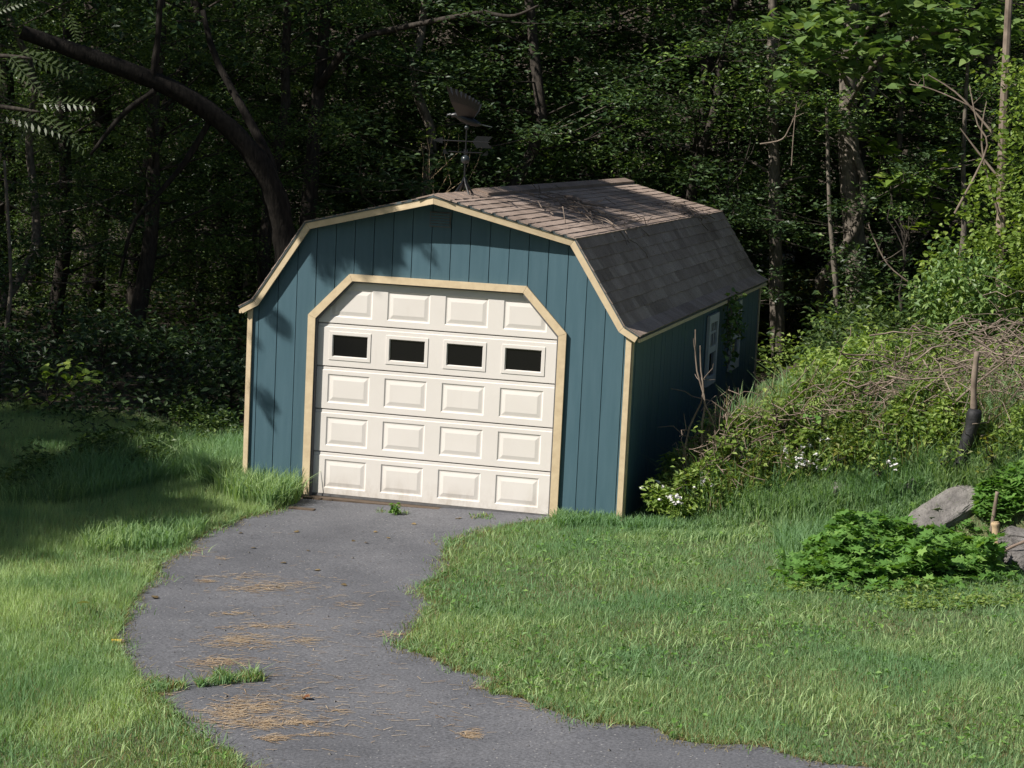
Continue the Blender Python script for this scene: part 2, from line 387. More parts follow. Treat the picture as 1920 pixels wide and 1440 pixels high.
from mathutils.geometry import delaunay_2d_cdt
_gx, _gy = np.meshgrid(np.arange(-3, 10, .22), np.arange(-17, 0, .22)); _pt = np.stack([_gx.ravel(), _gy.ravel()], 1)
_pt = _pt+rng.normal(0, .03, _pt.shape); _pt = _pt[inside(_pt)]
_nb = len(POLY); _res = delaunay_2d_cdt([Vector(p) for p in np.concatenate([POLY, _pt])], [(i, (i+1) % _nb) for i in range(_nb)], [], 1, 1e-5)
DV = np.array([(p.x, p.y) for p in _res[0]]); DV = np.concatenate([DV, (H(DV[:, 0], DV[:, 1])+.008)[:, None]], 1)
dr = ob('driveway', mesh('driveway', DV, np.array(_res[2]), smooth=True), MT['asphalt']); tag(dr, kind='structure')
def edge_dist(P):
    E_ = np.concatenate([QL, QR]); d = np.full(len(P), 9.)
    for i in range(0, len(P), 20000):
        d[i:i+20000] = np.sqrt(((P[i:i+20000, None]-E_[None])**2).sum(-1)).min(1)
    return d

# ------------------------------------------------------------------ the shed
W = 1.83; L = 8.15; XK, ZK, ZP, XF, ZF, XT, ZT = 1.281, 2.574, 2.891, 1.772, 1.823, 1.908, 1.746
OP, OK = .235, .045
shed = thing('garden_shed', 'blue green gambrel roofed shed with cream trim and a garage door', 'shed', (0, 0, 0))
def prof(x):
    return np.interp(np.abs(x), [0, XK, XF, XT], [ZP, ZK, ZF, ZT])
DW, DH1, DH2, DT, TB = 1.236, 1.717, 2.1186, .8455, .073
def door_top(x):   # underside of the siding over the door opening
    ax = abs(x)
    return float(np.interp(ax, [0, DT-.02, DW-.035, DW-.034], [DH2-.035, DH2-.035, DH1-.02, DH1-.02]))
def extrude_xz(pts, y0, y1, name, m, parent):
    """polygon in the x-z plane given a thickness along y (y may be a function of the corner index)"""
    bm = bmesh.new(); f = []
    a = [bm.verts.new((p[0], y0(i) if callable(y0) else y0, p[1])) for i, p in enumerate(pts)]
    bk = [bm.verts.new((p[0], y1(i) if callable(y1) else y1, p[1])) for i, p in enumerate(pts)]
    bm.faces.new(a); bm.faces.new(bk[::-1]); n = len(pts)
    for i in range(n): bm.faces.new((a[i], bk[i], bk[(i+1) % n], a[(i+1) % n]))
    bmesh.ops.recalc_face_normals(bm, faces=bm.faces)
    me = bpy.data.meshes.new(name); bm.to_mesh(me); bm.free(); me.shade_flat(); return ob(name, me, m, parent)
# front wall: backing and one board between each pair of grooves
bk = [(-W+.01, 0), (-DW+.03, 0), (-DW+.03, DH1), (-DT, DH2-.03), (DT, DH2-.03), (DW-.03, DH1), (DW-.03, 0), (W-.01, 0), (W-.01, prof(W)-.02), (XF, ZF-.03), (XK, ZK-.03), (0, ZP-.03), (-XK, ZK-.03), (-XF, ZF-.03), (-W+.01, prof(W)-.02)]
front = extrude_xz(bk, .012, .03, 'front_wall', MT['siding'], shed)
edges = [-W] + [x for x in np.arange(1.58-.184*18, 1.79, .184) if x > -W+.05] + [W]
for a, b_ in zip(edges[:-1], edges[1:]):
    a += .0035; b_ -= .0035
    xs = sorted({a, b_, *[x for x in (-XF, -XK, 0, XK, XF) if a < x < b_]})
    top = [(x, float(prof(x))-.035) for x in xs][::-1]
    xin = DW-.035
    if b_ <= -xin or a >= xin: pl = [(a, -.02), (b_, -.02)]+top
    else:
        xb = sorted({a, b_, *[x for x in (-xin, -DT+.02, DT-.02, xin) if a < x < b_]})
        pl = []
        for x in xb:
            if abs(abs(x)-xin) < 1e-6: pl += [(x, -.02), (x, door_top(x))] if x < 0 else [(x, door_top(x)), (x, -.02)]
            elif abs(x) > xin: pl.append((x, -.02))
            else: pl.append((x, door_top(x)))
        pl += top
    extrude_xz(pl, 0.0+random.uniform(-.0015, .0015), .0125, 'siding_board', MT['siding'], front)
# right wall
def boxpart(name, a, b, m, parent):
    mb = MB(); mb.box(a, b); return mb.build(name, m, parent)
rw = boxpart('side_wall', (W-.03, .031, -.3), (W-.012, L, ZF-.06), MT['siding'], shed)
y = .05
while y < L-.05:
    y2 = min(y+.184, L-.002); boxpart('siding_board', (W-.0125, y+.0035, -.3), (W+random.uniform(-.0015, .0015), y2-.0035, ZF-.07), MT['siding'], rw); y = y2
boxpart('side_wall', (-W, .031, -.3), (-W+.02, L, ZF-.06), MT['siding'], shed)
extrude_xz([(-W+.03, -.3), (W-.032, -.3), (W-.032, ZF-.06), (XK, ZK-.04), (0, ZP-.04), (-XK, ZK-.04), (-W+.03, ZF-.06)], L-.025, L-.005, 'back_wall', MT['siding'], shed)
# corner boards
for a, b_ in (((W-.045, -.024, -.02), (W+.006, -.002, ZF-.065)), ((-W-.006, -.024, -.02), (-W+.040, -.002, ZF-.065)), ((W+.003, -.0018, -.25), (W+.020, .05, ZF-.075)), ((W+.003, L-.06, -.3), (W+.020, L, ZF-.075))):
    boxpart('corner_board', a, b_, MT['trim'], shed)
# roof
roof = None
PF = [(-XT, ZT), (-XF, ZF), (-XK, ZK), (0, ZP), (XK, ZK), (XF, ZF), (XT, ZT)]
YF = [-OK, -OK, -OK, -OP, -OK, -OK, -OK]
YB = L+.06
V = []; nP = len(PF)
for dz in (0, -.028):
    for yy in (0, 1):
        for (x, z), yf in zip(PF, YF): V.append((x*(1 if dz == 0 else .995), yf if yy == 0 else YB, z+dz))
ix = lambda d, yy, i: (d*2+yy)*nP+i
F = []
for i in range(nP-1):
    F += [(ix(0,0,i), ix(0,0,i+1), ix(0,1,i+1), ix(0,1,i)), (ix(1,0,i+1), ix(1,0,i), ix(1,1,i), ix(1,1,i+1)),
          (ix(0,0,i), ix(1,0,i), ix(1,0,i+1), ix(0,0,i+1)), (ix(0,1,i+1), ix(1,1,i+1), ix(1,1,i), ix(0,1,i))]
for i in (0, nP-1): F.append((ix(0,0,i), ix(0,1,i), ix(1,1,i), ix(1,0,i)))
roof = ob('roof', mesh('roof', V, np.array(F)), MT['drip'], shed)
# fascia boards and the drip edge over them
prof_pts = [np.array(p) for p in PF]
def offset_profile(wd):
    out = []
    for i, p in enumerate(prof_pts):
        ns = []
        for j in (i-1, i):
            if 0 <= j < nP-1:
                d = prof_pts[j+1]-prof_pts[j]; d /= np.linalg.norm(d); ns.append(np.array([d[1], -d[0]]))
        if len(ns) == 1: out.append(p+ns[0]*wd)
        else:
            b_ = ns[0]+ns[1]; b_ /= np.linalg.norm(b_); out.append(p+b_*wd/np.dot(b_, ns[0]))
    return out
lo = offset_profile(.070); hi = offset_profile(.004); dhi = offset_profile(-.010); dlo = offset_profile(.012)
for i in range(nP-1):
    g_ = .0012; a, b_ = hi[i], hi[i+1]; d = (b_-a)/np.linalg.norm(b_-a)*g_
    ys = [YF[i], YF[i+1], YF[i+1], YF[i]]
    extrude_xz([a+d, b_-d, lo[i+1]-d, lo[i]+d], lambda k, ys=ys: ys[k]-.024, lambda k, ys=ys: ys[k]-.0015, 'fascia_board', MT['trim'], shed)
    extrude_xz([dhi[i], dhi[i+1], dlo[i+1], dlo[i]], lambda k, ys=ys: ys[k]-.031, lambda k, ys=ys: ys[k]-.0242, 'drip_edge', MT['drip'], shed)
for s in (1, -1):
    boxpart('eave_board', (s*XT-.012, -OK+.004, ZT-.062) if s > 0 else (-XT-.008, -OK+.004, ZT-.062), (XT+.008, L+.05, ZT-.030) if s > 0 else (-XT+.012, L+.05, ZT-.030), MT['trim'], shed)
# soffit under the right flare
# shingles: one strip at a time, each with tabs of uneven thickness
EXPO = .106
def shingle_strip(p0, p1, y0, y1, s0, s1, slopelen, lift=0.):
    p0 = np.array(p0); p1 = np.array(p1); d = (p1-p0)/slopelen; n = np.array([-d[1], d[0]]); n = n if n[1] > 0 else -n
    mb = MB(); y = y0; base = np.clip(rng.normal(.5, .13), .15, .85)
    while y < y1-.01:
        w_ = rng.uniform(.12, .24); ye = min(y+w_, y1)
        if y1-ye < .06: ye = y1
        t = .007+rng.uniform(0, .004); js = rng.normal(0, .0022, 2); c = np.clip(base+rng.normal(0, .16), 0, 1)
        def P(s, yy, h): q = p0+d*s+n*(h+lift); return (q[0], yy, q[1])
        V = [P(s0-.02, y, .001), P(s0-.02, ye, .001), P(s1+js[0]+.0, ye, t), P(s1+js[1], y, t), P(s1+js[1], y, -.001), P(s1+js[0], ye, -.001), P(s0-.02, y, -.001), P(s0-.02, ye, -.001)]
        mb.add(V, [(0, 1, 2, 3), (3, 2, 5, 4), (0, 3, 4, 6), (1, 7, 5, 2)], c); y = ye
    return mb
def lay(p0, p1, f0, f1, first=0., lift=0.):
    p0 = np.array(p0); p1 = np.array(p1); S = np.linalg.norm(p1-p0); n = max(1, round(S/EXPO)); e = S/n
    for i in range(n):
        y0 = f0+(f1-f0)*(i+.5)/n-.034; cut = y0+rng.uniform(.25, .95)
        ys = [y0]
        while cut < YB-.3: ys.append(cut); cut += .98
        ys.append(YB+.01)
        for a, b_ in zip(ys[:-1], ys[1:]):
            shingle_strip(p0, p1, a, b_-.002, i*e, (i+1)*e+(.012 if i == n-1 else 0), S, lift+.001).build('shingle', MT['shingle'], roof)
lay((0, ZP+.001), (XK, ZK+.001), -OP, -OK)
lay((XK, ZK+.001), (XF, ZF+.001), -OK, -OK)
lay((XF, ZF+.001), (XT, ZT+.001), -OK, -OK)
for (a, b_, f0, f1) in (((0, ZP+.002), (-XK, ZK+.002), -OP, -OK), ((-XK, ZK+.002), (-XF, ZF+.002), -OK, -OK), ((-XF, ZF+.002), (-XT, ZT+.002), -OK, -OK)):
    a = np.array(a); b_ = np.array(b_); S = np.linalg.norm(b_-a); mb = MB(); n = max(1, round(S/EXPO)); e = S/n
    for i in range(n):
        m2 = shingle_strip(a, b_, f0+(f1-f0)*(i+.5)/n-.034, YB+.01, i*e, (i+1)*e, S, .001)
        for v_, q_, r_ in zip(m2.V, m2.Q, m2.r): mb.add(v_, q_-q_.min(), r_)
    mb.build('shingle_field', MT['shingle'], roof)
# ridge: cap shingles at the front, a raised ridge vent behind
y = -OP-.03; k = 0
while y < 1.0:
    mb = MB(); s_ = .16; zt = ZP+.014+.004*(k % 2)
    mb.add([(-s_, y, zt-.040), (0, y, zt+.006), (s_, y, zt-.040), (-s_, y+.17, zt-.046), (0, y+.17, zt), (s_, y+.17, zt-.046), (-s_, y, zt-.052), (s_, y, zt-.052), (0, y, zt-.008)],
           [(0, 1, 4, 3), (1, 2, 5, 4), (0, 6, 8, 1), (1, 8, 7, 2)], rng.uniform(.3, .7)); mb.build('ridge_cap', MT['shingle'], roof); y += .14; k += 1
while y < YB-.1:
    y2 = min(y+.9, YB+.01); mb = MB(); s_ = .13; zt = ZP+.042
    mb.add([(-s_, y, zt-.036), (0, y, zt), (s_, y, zt-.036), (-s_, y2, zt-.036), (0, y2, zt), (s_, y2, zt-.036), (-s_, y, zt-.072), (s_, y, zt-.072), (-s_, y2, zt-.072), (s_, y2, zt-.072), (0, y, zt-.04), (0, y2, zt-.04)],
           [(0, 1, 4, 3), (1, 2, 5, 4), (2, 7, 9, 5), (0, 3, 8, 6), (0, 6, 10, 1), (1, 10, 7, 2), (3, 4, 11, 8), (4, 5, 9, 11)], rng.uniform(0, .15)); mb.build('ridge_vent', MT['shingle'], roof); y = y2+.003  # darker shingle tone stands in for the shade on the vent

# gable vent under the peak
gv = boxpart('gable_vent', (-.10, -.012, 2.60), (.10, -.001, 2.74), MT['jamb'], shed)
for k in range(5): boxpart('louvre', (-.09, -.022, 2.612+.025*k), (.09, -.0125, 2.628+.025*k), MT['siding'], gv)
# door trim
OUT = [(-DW, 0), (-DW, DH1), (-DT, DH2), (DT, DH2), (DW, DH1), (DW, 0)]
INN = [(-DW+TB, 0), (-DW+TB, DH1-.030), (-DT+.030, DH2-.064), (DT-.030, DH2-.064), (DW-TB, DH1-.030), (DW-TB, 0)]
for i in range(5):
    a, b_, c, d_ = np.array(OUT[i]), np.array(OUT[i+1]), np.array(INN[i+1]), np.array(INN[i])
    e = (b_-a)/np.linalg.norm(b_-a)*.0012
    a = a+e*(i > 0); d_ = d_+e*(i > 0); b_ = b_-e*(i < 4); c = c-e*(i < 4)
    if i in (0, 4):
        if i == 0: a[1] = d_[1] = -.045
        else: b_[1] = c[1] = .015
    extrude_xz([a, b_, c, d_], -.030, -.0035, 'door_trim_board', MT['trim'], shed)
jm = MB()
J2 = [(x*.988, z-.012 if z > 0 else z) for x, z in INN]
for i in range(5):
    a, b_, c, d_ = INN[i], INN[i+1], J2[i+1], J2[i]
    V = [(p[0], yy, p[1]) for yy in (-.018, .06) for p in (a, b_, c, d_)]
    jm.add(V, [(0,1,2,3),(4,7,6,5),(0,4,5,1),(1,5,6,2),(2,6,7,3),(3,7,4,0)])
jm.build('door_jamb', MT['jamb'], shed)
# garage door: five sections, raised panels, four glazed panels
gd = boxpart('garage_door', (-1.19, .062, .02), (1.19, .075, 2.12), MT['jamb'], shed)
SEC = [.030, .432, .836, 1.240, 1.644, 2.10]; DX = [-.8325, -.2775, .2775, .8325]; FY = .030
for k in range(5):
    z0, z1 = SEC[k]+.002, SEC[k+1]-.002; glazed = k == 3
    pw, ph = (.205, .135); zc = (z0+z1)/2-.004
    if k == 4: zc = z0+.196
    mb = MB(); x0, x1 = -1.185, 1.185; za, zb = zc-ph, zc+ph
    q = lambda xa, xb, zl, zh, yy=FY: mb.add([(xa, yy, zl), (xb, yy, zl), (xb, yy, zh), (xa, yy, zh)], [(0, 1, 2, 3)])
    q(x0, x1, z0+.006, za); q(x0, x1, zb, z1-.034)
    xs = [x0]+[v for c in DX for v in (c-pw, c+pw)]+[x1]
    for j in range(0, 10, 2): q(xs[j], xs[j+1], za, zb)
    for (zl, zh, ya, yb) in ((z1-.034, z1-.028, FY, FY+.005), (z1-.028, z1-.006, FY+.005, FY+.005), (z1-.006, z1, FY+.005, FY+.016), (z0, z0+.006, FY+.014, FY)):
        mb.add([(x0, ya, zl), (x1, ya, zl), (x1, yb, zh), (x0, yb, zh)], [(0, 1, 2, 3)])
    mb.add([(x0, FY+.016, z1), (x1, FY+.016, z1), (x1, .062, z1), (x0, .062, z1)], [(0, 1, 2, 3)])
    mb.add([(x0, FY+.014, z0), (x0, .062, z0), (x1, .062, z0), (x1, FY+.014, z0)], [(0, 1, 2, 3)])
    mb.build('door_section', MT['door'], gd)
    for c in DX:
        if not glazed:
            rings = [(0, 0), (.012, .008), (.022, .008), (.050, .002), (.054, .001)]
            V = []; F = []
            for ins, dep in rings:
                V += [(c-pw+ins, FY+dep, za+ins), (c+pw-ins, FY+dep, za+ins), (c+pw-ins, FY+dep, zb-ins), (c-pw+ins, FY+dep, zb-ins)]
            for r_ in range(len(rings)-1):
                for j in range(4): F.append((r_*4+j, r_*4+(j+1) % 4, r_*4+4+(j+1) % 4, r_*4+4+j))
            r4 = 4*(len(rings)-1); F.append((r4, r4+1, r4+2, r4+3))
            mb = MB(); mb.add(V, F); mb.build('raised_panel', MT['door'], gd)
        else:
            rings = [(0, 0), (.003, -.006), (.032, -.006), (.040, .012)]
            V = []; F = []
            for ins, dep in rings:
                V += [(c-pw+ins, FY+dep, za+ins), (c+pw-ins, FY+dep, za+ins), (c+pw-ins, FY+dep, zb-ins), (c-pw+ins, FY+dep, zb-ins)]
            for r_ in range(3):
                for j in range(4): F.append((r_*4+j, r_*4+(j+1) % 4, r_*4+4+(j+1) % 4, r_*4+4+j))
            mb = MB(); mb.add(V, F); mb.build('window_frame', MT['door'], gd)
            mb = MB(); mb.add([(c-pw+.038, FY+.0115, za+.038), (c+pw-.038, FY+.0115, za+.038), (c+pw-.038, FY+.0115, zb-.038), (c-pw+.038, FY+.0115, zb-.038)], [(0, 1, 2, 3)])
            mb.build('pane', MT['glass'], gd)
boxpart('bottom_seal', (-1.16, .022, .012), (1.16, .06, .034), MT['jamb'], gd)
sill = MB(); sill.box((-1.26, -.085, -.05), (1.24, .06, .010)); sill.build('door_sill', MT['sill'], shed)
# two windows in the shaded right wall
def side_window(y0, y1, z0, z1):
    wdw = boxpart('window', (W+.002, y0, z0), (W+.010, y1, z1), MT['frame'], shed)
    t = .07; X0, X1 = W+.0105, W+.042
    for a, b_ in (((X0, y0-.02, z0-.02), (X1, y0+t, z1+.02)), ((X0, y1-t, z0-.02), (X1, y1+.02, z1+.02)), ((X0, y0+t+.001, z0-.02), (X1, y1-t-.001, z0+t)), ((X0, y0+t+.001, z1-t), (X1, y1-t-.001, z1+.02))):
        boxpart('frame', a, b_, MT['frame'], wdw)
    zm = (z0+z1)/2
    boxpart('meeting_rail', (X0, y0+t+.001, zm-.035), (X1-.006, y1-t-.001, zm+.035), MT['frame'], wdw)
    for k in (1, 2):
        yy = y0+t+(y1-y0-2*t)*k/3; boxpart('muntin', (X0+.008, yy-.012, zm+.036), (X1-.012, yy+.012, z1-t-.001), MT['frame'], wdw)
    zz = (zm+z1)/2; boxpart('muntin', (X0+.009, y0+t+.001, zz-.012), (X1-.013, y1-t-.001, zz+.012), MT['frame'], wdw)
    boxpart('pane', (X0, y0+t+.001, z0+t+.001), (X0+.006, y1-t-.001, zm-.036), MT['glass'], wdw)
    boxpart('pane', (X0, y0+t+.001, zm+.036), (X0+.006, y1-t-.001, z1-t-.001), MT['glass'], wdw)
side_window(4.14, 4.72, .84, 1.58)
side_window(5.78, 6.42, .84, 1.60)

# ------------------------------------------------------------------ weathervane on the ridge
vb = np.array([0., .95, ZP+.02])
d_ = ray(870, 352); t_ = (0-CAM[0])/d_[0]; pv = CAM+d_*t_; vb[1] = pv[1]
vane = thing('weathervane', 'dark eagle weathervane standing on the front of the shed ridge', 'weathervane', vb)
s = 1.0
mb = MB()
for a in (0, 90, 180, 270):
    c_, s_ = math.cos(R(a+45)), math.sin(R(a+45)); mb.tube([(c_*.11, s_*.11, -.035 if abs(c_) > .1 else 0), (c_*.03, s_*.03, .07), (0, 0, .13)], [.009, .010, .012], 6)
mb.build('roof_mount', MT['metal'], vane)
mb = MB(); mb.tube([(0, 0, .02), (0, 0, .3), (0, 0, .62)], [.009, .008, .007], 8); mb.build('rod', MT['metal'], vane)
def lathe(mb, P, r, sides=12): mb.tube(P, r, sides)
mb = MB(); a = np.linspace(-1, 1, 9); mb.tube([(0, 0, .30+.042*t) for t in a], .042*np.sqrt(np.clip(1-a*a, .02, 1)), 14); mb.build('ball', MT['ball'], vane, True)
mb = MB(); a = np.linspace(-1, 1, 7); mb.tube([(0, 0, .60+.022*t) for t in a], .022*np.sqrt(np.clip(1-a*a, .02, 1)), 10); mb.build('small_ball', MT['ball'], vane, True)
for ang in (20, 110, 200, 290):
    c_, s_ = math.cos(R(ang)), math.sin(R(ang)); mb = MB()
    mb.tube([(0, 0, .365), (c_*.16, s_*.16, .37)], .006, 6)
    p = np.array([c_, s_, 0.]); n = np.array([-s_, c_, 0])*.004
    q = [p*.155+[0, 0, .345], p*.205+[0, 0, .345], p*.215+[0, 0, .37], p*.205+[0, 0, .395], p*.155+[0, 0, .395]]
    V = [a+n for a in q]+[a-n for a in q]
    mb.add(V, [(0,1,2,3),(5,8,7,6),(0,3,4,4),(5,5,9,8)] if False else [(0,1,2,3),(5,8,7,6),(0,5,6,1),(1,6,7,2),(2,7,8,3),(0,3,8,5)]); mb.build('direction_arm', MT['metal'], vane)
ar = np.array([math.cos(R(12)), math.sin(R(12)), 0.])
mb = MB(); mb.tube([-ar*.24+[0, 0, .47], ar*.22+[0, 0, .47]], .006, 6)
n = np.array([-ar[1], ar[0], 0])*.004
for q in ([ar*.06+[0,0,.472], ar*.20+[0,0,.472], ar*.25+[0,0,.525], ar*.10+[0,0,.525]], [ar*.06+[0,0,.468], ar*.20+[0,0,.468], ar*.25+[0,0,.415], ar*.10+[0,0,.415]], [-ar*.22+[0,0,.50], -ar*.22+[0,0,.44], -ar*.32+[0,0,.468], -ar*.32+[0,0,.472]]):
    V = [a+n for a in q]+[a-n for a in q]; mb.add(V, [(0,1,2,3),(7,6,5,4),(0,4,5,1),(1,5,6,2),(2,6,7,3),(3,7,4,0)])
mb.build('arrow', MT['metal'], vane)
# eagle: body along -ar (facing), raised wings, fanned tail
ez = .66
mb = MB(); bp = [(-.16, .055), (-.145, .045), (-.11, .055), (-.05, .03), (.02, 0), (.09, -.02), (.13, -.03)]; br = [.006, .022, .026, .040, .046, .030, .012]
mb.tube([ar*a+[0, 0, ez+z] for a, z in bp], br, 10); mb.build('eagle_body', MT['metal'], vane, True)
mb = MB(); mb.tube([-ar*.155+[0, 0, ez+.055], -ar*.185+[0, 0, ez+.048], -ar*.197+[0, 0, ez+.03]], [.013, .009, .002], 6); mb.build('beak', MT['ball'], vane)
nn = np.array([-ar[1], ar[0], 0])
for sg in (1, -1):
    mb = MB(); sp = nn*sg
    root = np.array([0, 0, ez+.03]); K = 9
    for k in range(K):
        f = k/(K-1); base = root+ar*(-.06+.10*f)+sp*.02
        ln = .30*(1-.55*f)+.02
        tip = base+ar*(-.13+.30*f)*ln/.2*.6+sp*ln*.62+np.array([0, 0, ln*.88])
        mid = (base+tip)/2+sp*.03
        wd = ar*.024
        nrm = sp*.003
        V = []
        for p, q in ((base, 1.), (mid, 1.15), (tip, .35)): V += [p-wd*q+nrm, p+wd*q+nrm, p+wd*q-nrm, p-wd*q-nrm]
        Fq = []
        for r_ in (0, 4):
            for j in range(4): Fq.append((r_+j, r_+(j+1) % 4, r_+4+(j+1) % 4, r_+4+j))
        Fq += [(3, 2, 1, 0), (8, 9, 10, 11)]; mb.add(V, Fq)
    mb.build('eagle_wing', MT['metal'], vane)
mb = MB()
for k in range(5):
    o_ = nn*(k-2)*.022; b0 = ar*.10+[0, 0, ez-.02]; t0 = ar*.24+o_*1.6+[0, 0, ez-.045]
    V = [];
    for p, q in ((b0+o_*.4, .6), (t0, 1.)): V += [p-nn*.014*q+[0,0,.004], p+nn*.014*q+[0,0,.004], p+nn*.014*q-[0,0,.004], p-nn*.014*q-[0,0,.004]]
    mb.add(V, [(0,1,5,4),(1,2,6,5),(2,3,7,6),(3,0,4,7),(4,5,6,7),(3,2,1,0)])
mb.build('eagle_tail', MT['ball'], vane)

# ------------------------------------------------------------------ debris on the roof
def roof_pt(u, v, up=.02):
    """point on the right hand roof slopes seen at (u, v)"""
    d = ray(u, v)
    for t in np.arange(15, 34, .004):
        p = CAM+d*t
        if p[2] <= prof(p[0])+up and -.3 < p[1] < L+.2: return p
    return CAM+d*22
dbr = thing('fallen_branch', 'bundle of broken grey branches lying across the upper roof slope', 'branch', roof_pt(1095, 385))
mb = MB(); o_ = np.array(dbr.location)
for (u0, v0, u1, v1, r_) in [(1065,372,1135,400,.018),(1080,384,1170,412,.012),(1060,380,1150,420,.010),(1050,378,1120,405,.010),(975,358,1080,385,.010),(965,360,1060,378,.008),(1090,400,1160,425,.007),(1100,392,1185,408,.007),(1040,370,1110,388,.013),(1085,378,1135,389,.022),(1060,368,1090,377,.02)]:
    mb.tube(wob(roof_pt(u0, v0, .03), roof_pt(u1, v1, .05), 6, .03)-o_, np.linspace(r_, r_*.5, 6), 6, rng.uniform(0, 1))
for k in range(45):
    u = rng.uniform(985, 1190); v = 360+(u-985)*.30+rng.normal(0, 10); a = rng.normal(.35, .25)
    p = roof_pt(u, v, .02); q = roof_pt(u+45*math.cos(a), v+45*math.sin(a), .03)
    if np.linalg.norm(q-p) < 1.2: mb.tube(wob(p, q, 4, .05)-o_, .0045, 4, rng.uniform(0, 1))
mb.build('twigs', MT['twig'], dbr)
for nm, lb, pts, r_ in (('fallen_twig', 'long pale forked twig hanging over the roof break near its far end', [(1265,378),(1295,398),(1328,432)], .010),
                        ('fallen_twig', 'thin curved pale twig on the steep slope near the front of the roof', [(1162,432),(1172,446),(1176,459)], .006)):
    P = np.array([roof_pt(u, v, .03) for u, v in pts]); o_ = P[0]; mb = MB()
    mb.tube(smoothline(P, 10)-o_, np.linspace(r_, r_*.5, 10), 6)
    if len(lb) > 62 and r_ > .008:
        for k in range(24):
            u = rng.uniform(1215, 1300); p = roof_pt(u, 372+(u-1215)*.28+rng.normal(0, 9), .02); q = roof_pt(u+40, 372+(u-1175)*.33+rng.normal(0, 7), .03)
            if np.linalg.norm(q-p) < 1.5: mb.tube(wob(p, q, 4, .04)-o_, .005, 4)
    o = thing(nm, lb, 'twig', o_); mb.build('stem', MT['twig'], o)

# ------------------------------------------------------------------ forest trees
def forest_tree(seed, Ht=12.5, r0=.13, lean=.4, low=1.0, leafm=.095):
    g0 = np.random.default_rng(seed)
    n = 12; z = np.linspace(-.3, Ht, n); P = np.stack([np.cumsum(g0.normal(0, lean*.35, n)), np.cumsum(g0.normal(0, lean*.35, n)), z], 1); P[0, :2] = P[1, :2] = 0
    P = smoothline(P, 22)
    tk = MB(); tk.tube(P, r0*(1-.85*np.linspace(0, 1, 22)**1.2), 9)
    cen = []; rad = []
    NB = 44
    for k in range(NB):
        f = low/Ht+(1-low/Ht)*((k+g0.uniform(0, 1))/NB); i = min(int(f*21), 20); b0 = P[i]
        a = g0.uniform(0, 2*math.pi); Ln = (.8+2.2*math.sin(math.pi*min(1, .18+.8*f)))*g0.uniform(.6, 1.15)
        e = b0+np.array([math.cos(a)*Ln, math.sin(a)*Ln, Ln*g0.uniform(-.05, .6)])
        m_ = (b0+e)/2+g0.normal(0, .12*Ln, 3)*[1, 1, .6]; B = smoothline([b0, m_, e], 7)
        tk.tube(B, np.linspace(r0*.22*(1-.6*f), .005, 7), 5)
        for j in range(6):
            q = B[g0.integers(2, 7)]+g0.normal(0, .38, 3)*[1, 1, .55]; cen.append(q); rad.append(g0.uniform(.25, .62))
            if j < 2: tk.tube([B[3], (B[3]+q)/2+g0.normal(0, .06, 3), q], [.010, .007, .004], 4)
    cen = np.array(cen); rad = np.array(rad)
    lowm = cen[:, 2] < 7.6
    A = leaves(clumps(cen[lowm], rad[lowm], 62, .45), leafm, LEAF, .45)
    B = leaves(clumps(cen[~lowm], rad[~lowm], 8, .5), leafm*1.9, LEAF, .5)
    V = np.concatenate([A[0], B[0]]); F = np.concatenate([A[1], B[1]+len(A[0])]); r = np.concatenate([A[2], B[2]])
    tm = mesh('trunk', np.concatenate(tk.V), np.concatenate(tk.Q), smooth=True); cm = mesh('crown', V, F, r)
    return tm, cm
VAR = [forest_tree(11, 12.5, .14), forest_tree(12, 13, .11, .6, 1.6), forest_tree(13, 11.5, .16, .3, .7, .08), forest_tree(14, 12, .10, .7, 1.2, .11), forest_tree(15, 13, .19, .25, 2.2, .10)]
for i, (tm, cm) in enumerate(VAR):
    tm.materials.append(MT['bark'] if i != 3 else MT['palebark']); cm.materials.append(MT['leaf'] if i % 2 == 0 else MT['leafdark'])
def plant_tree(i, x, y, rz, sc_, name, label, group=None, cat='tree', zs=1.0):
    t = thing(name, label, cat, (x, y, float(H(x, y))), group); t.rotation_euler.z = rz; t.scale = (sc_, sc_, sc_*zs)
    ob('trunk', VAR[i][0], None, t); ob('crown', VAR[i][1], None, t); return t
LB = 'leafy forest tree standing in the dark woods behind the shed'
spots = []
for yy in np.arange(11.6, 24, 2.3):
    for xx in np.arange(-20, 8, 2.5):
        x = xx+rng.uniform(-.9, .9); y = yy+rng.uniform(-.8, .8)
        if abs(x-.2) < 2.3 and y < 12.6: y += 1.3
        if x < -11.2-(y-11)*.62 or x > 7: continue
        spots.append((x, y))
PLACE = [(-9e9, 'left of the leaning trunk'), (150, 'under the arch of the leaning trunk'), (420, 'behind the leaning trunk'), (600, 'above the left roof slope'), (800, 'behind the weathervane'), (960, 'above the middle of the ridge'), (1130, 'above the far end of the ridge'), (1300, 'beyond the far roof corner'), (1500, 'behind the speckled trunk'), (1680, 'under the heart leaved tree'), (1850, 'behind the vine covered tree')]
LOOK = ['brown barked', 'slim dark barked', 'small leaved', 'pale barked', 'thick trunked']; ROW = ['front', 'second', 'third', 'fourth', 'fifth', 'rearmost']
seen = {}
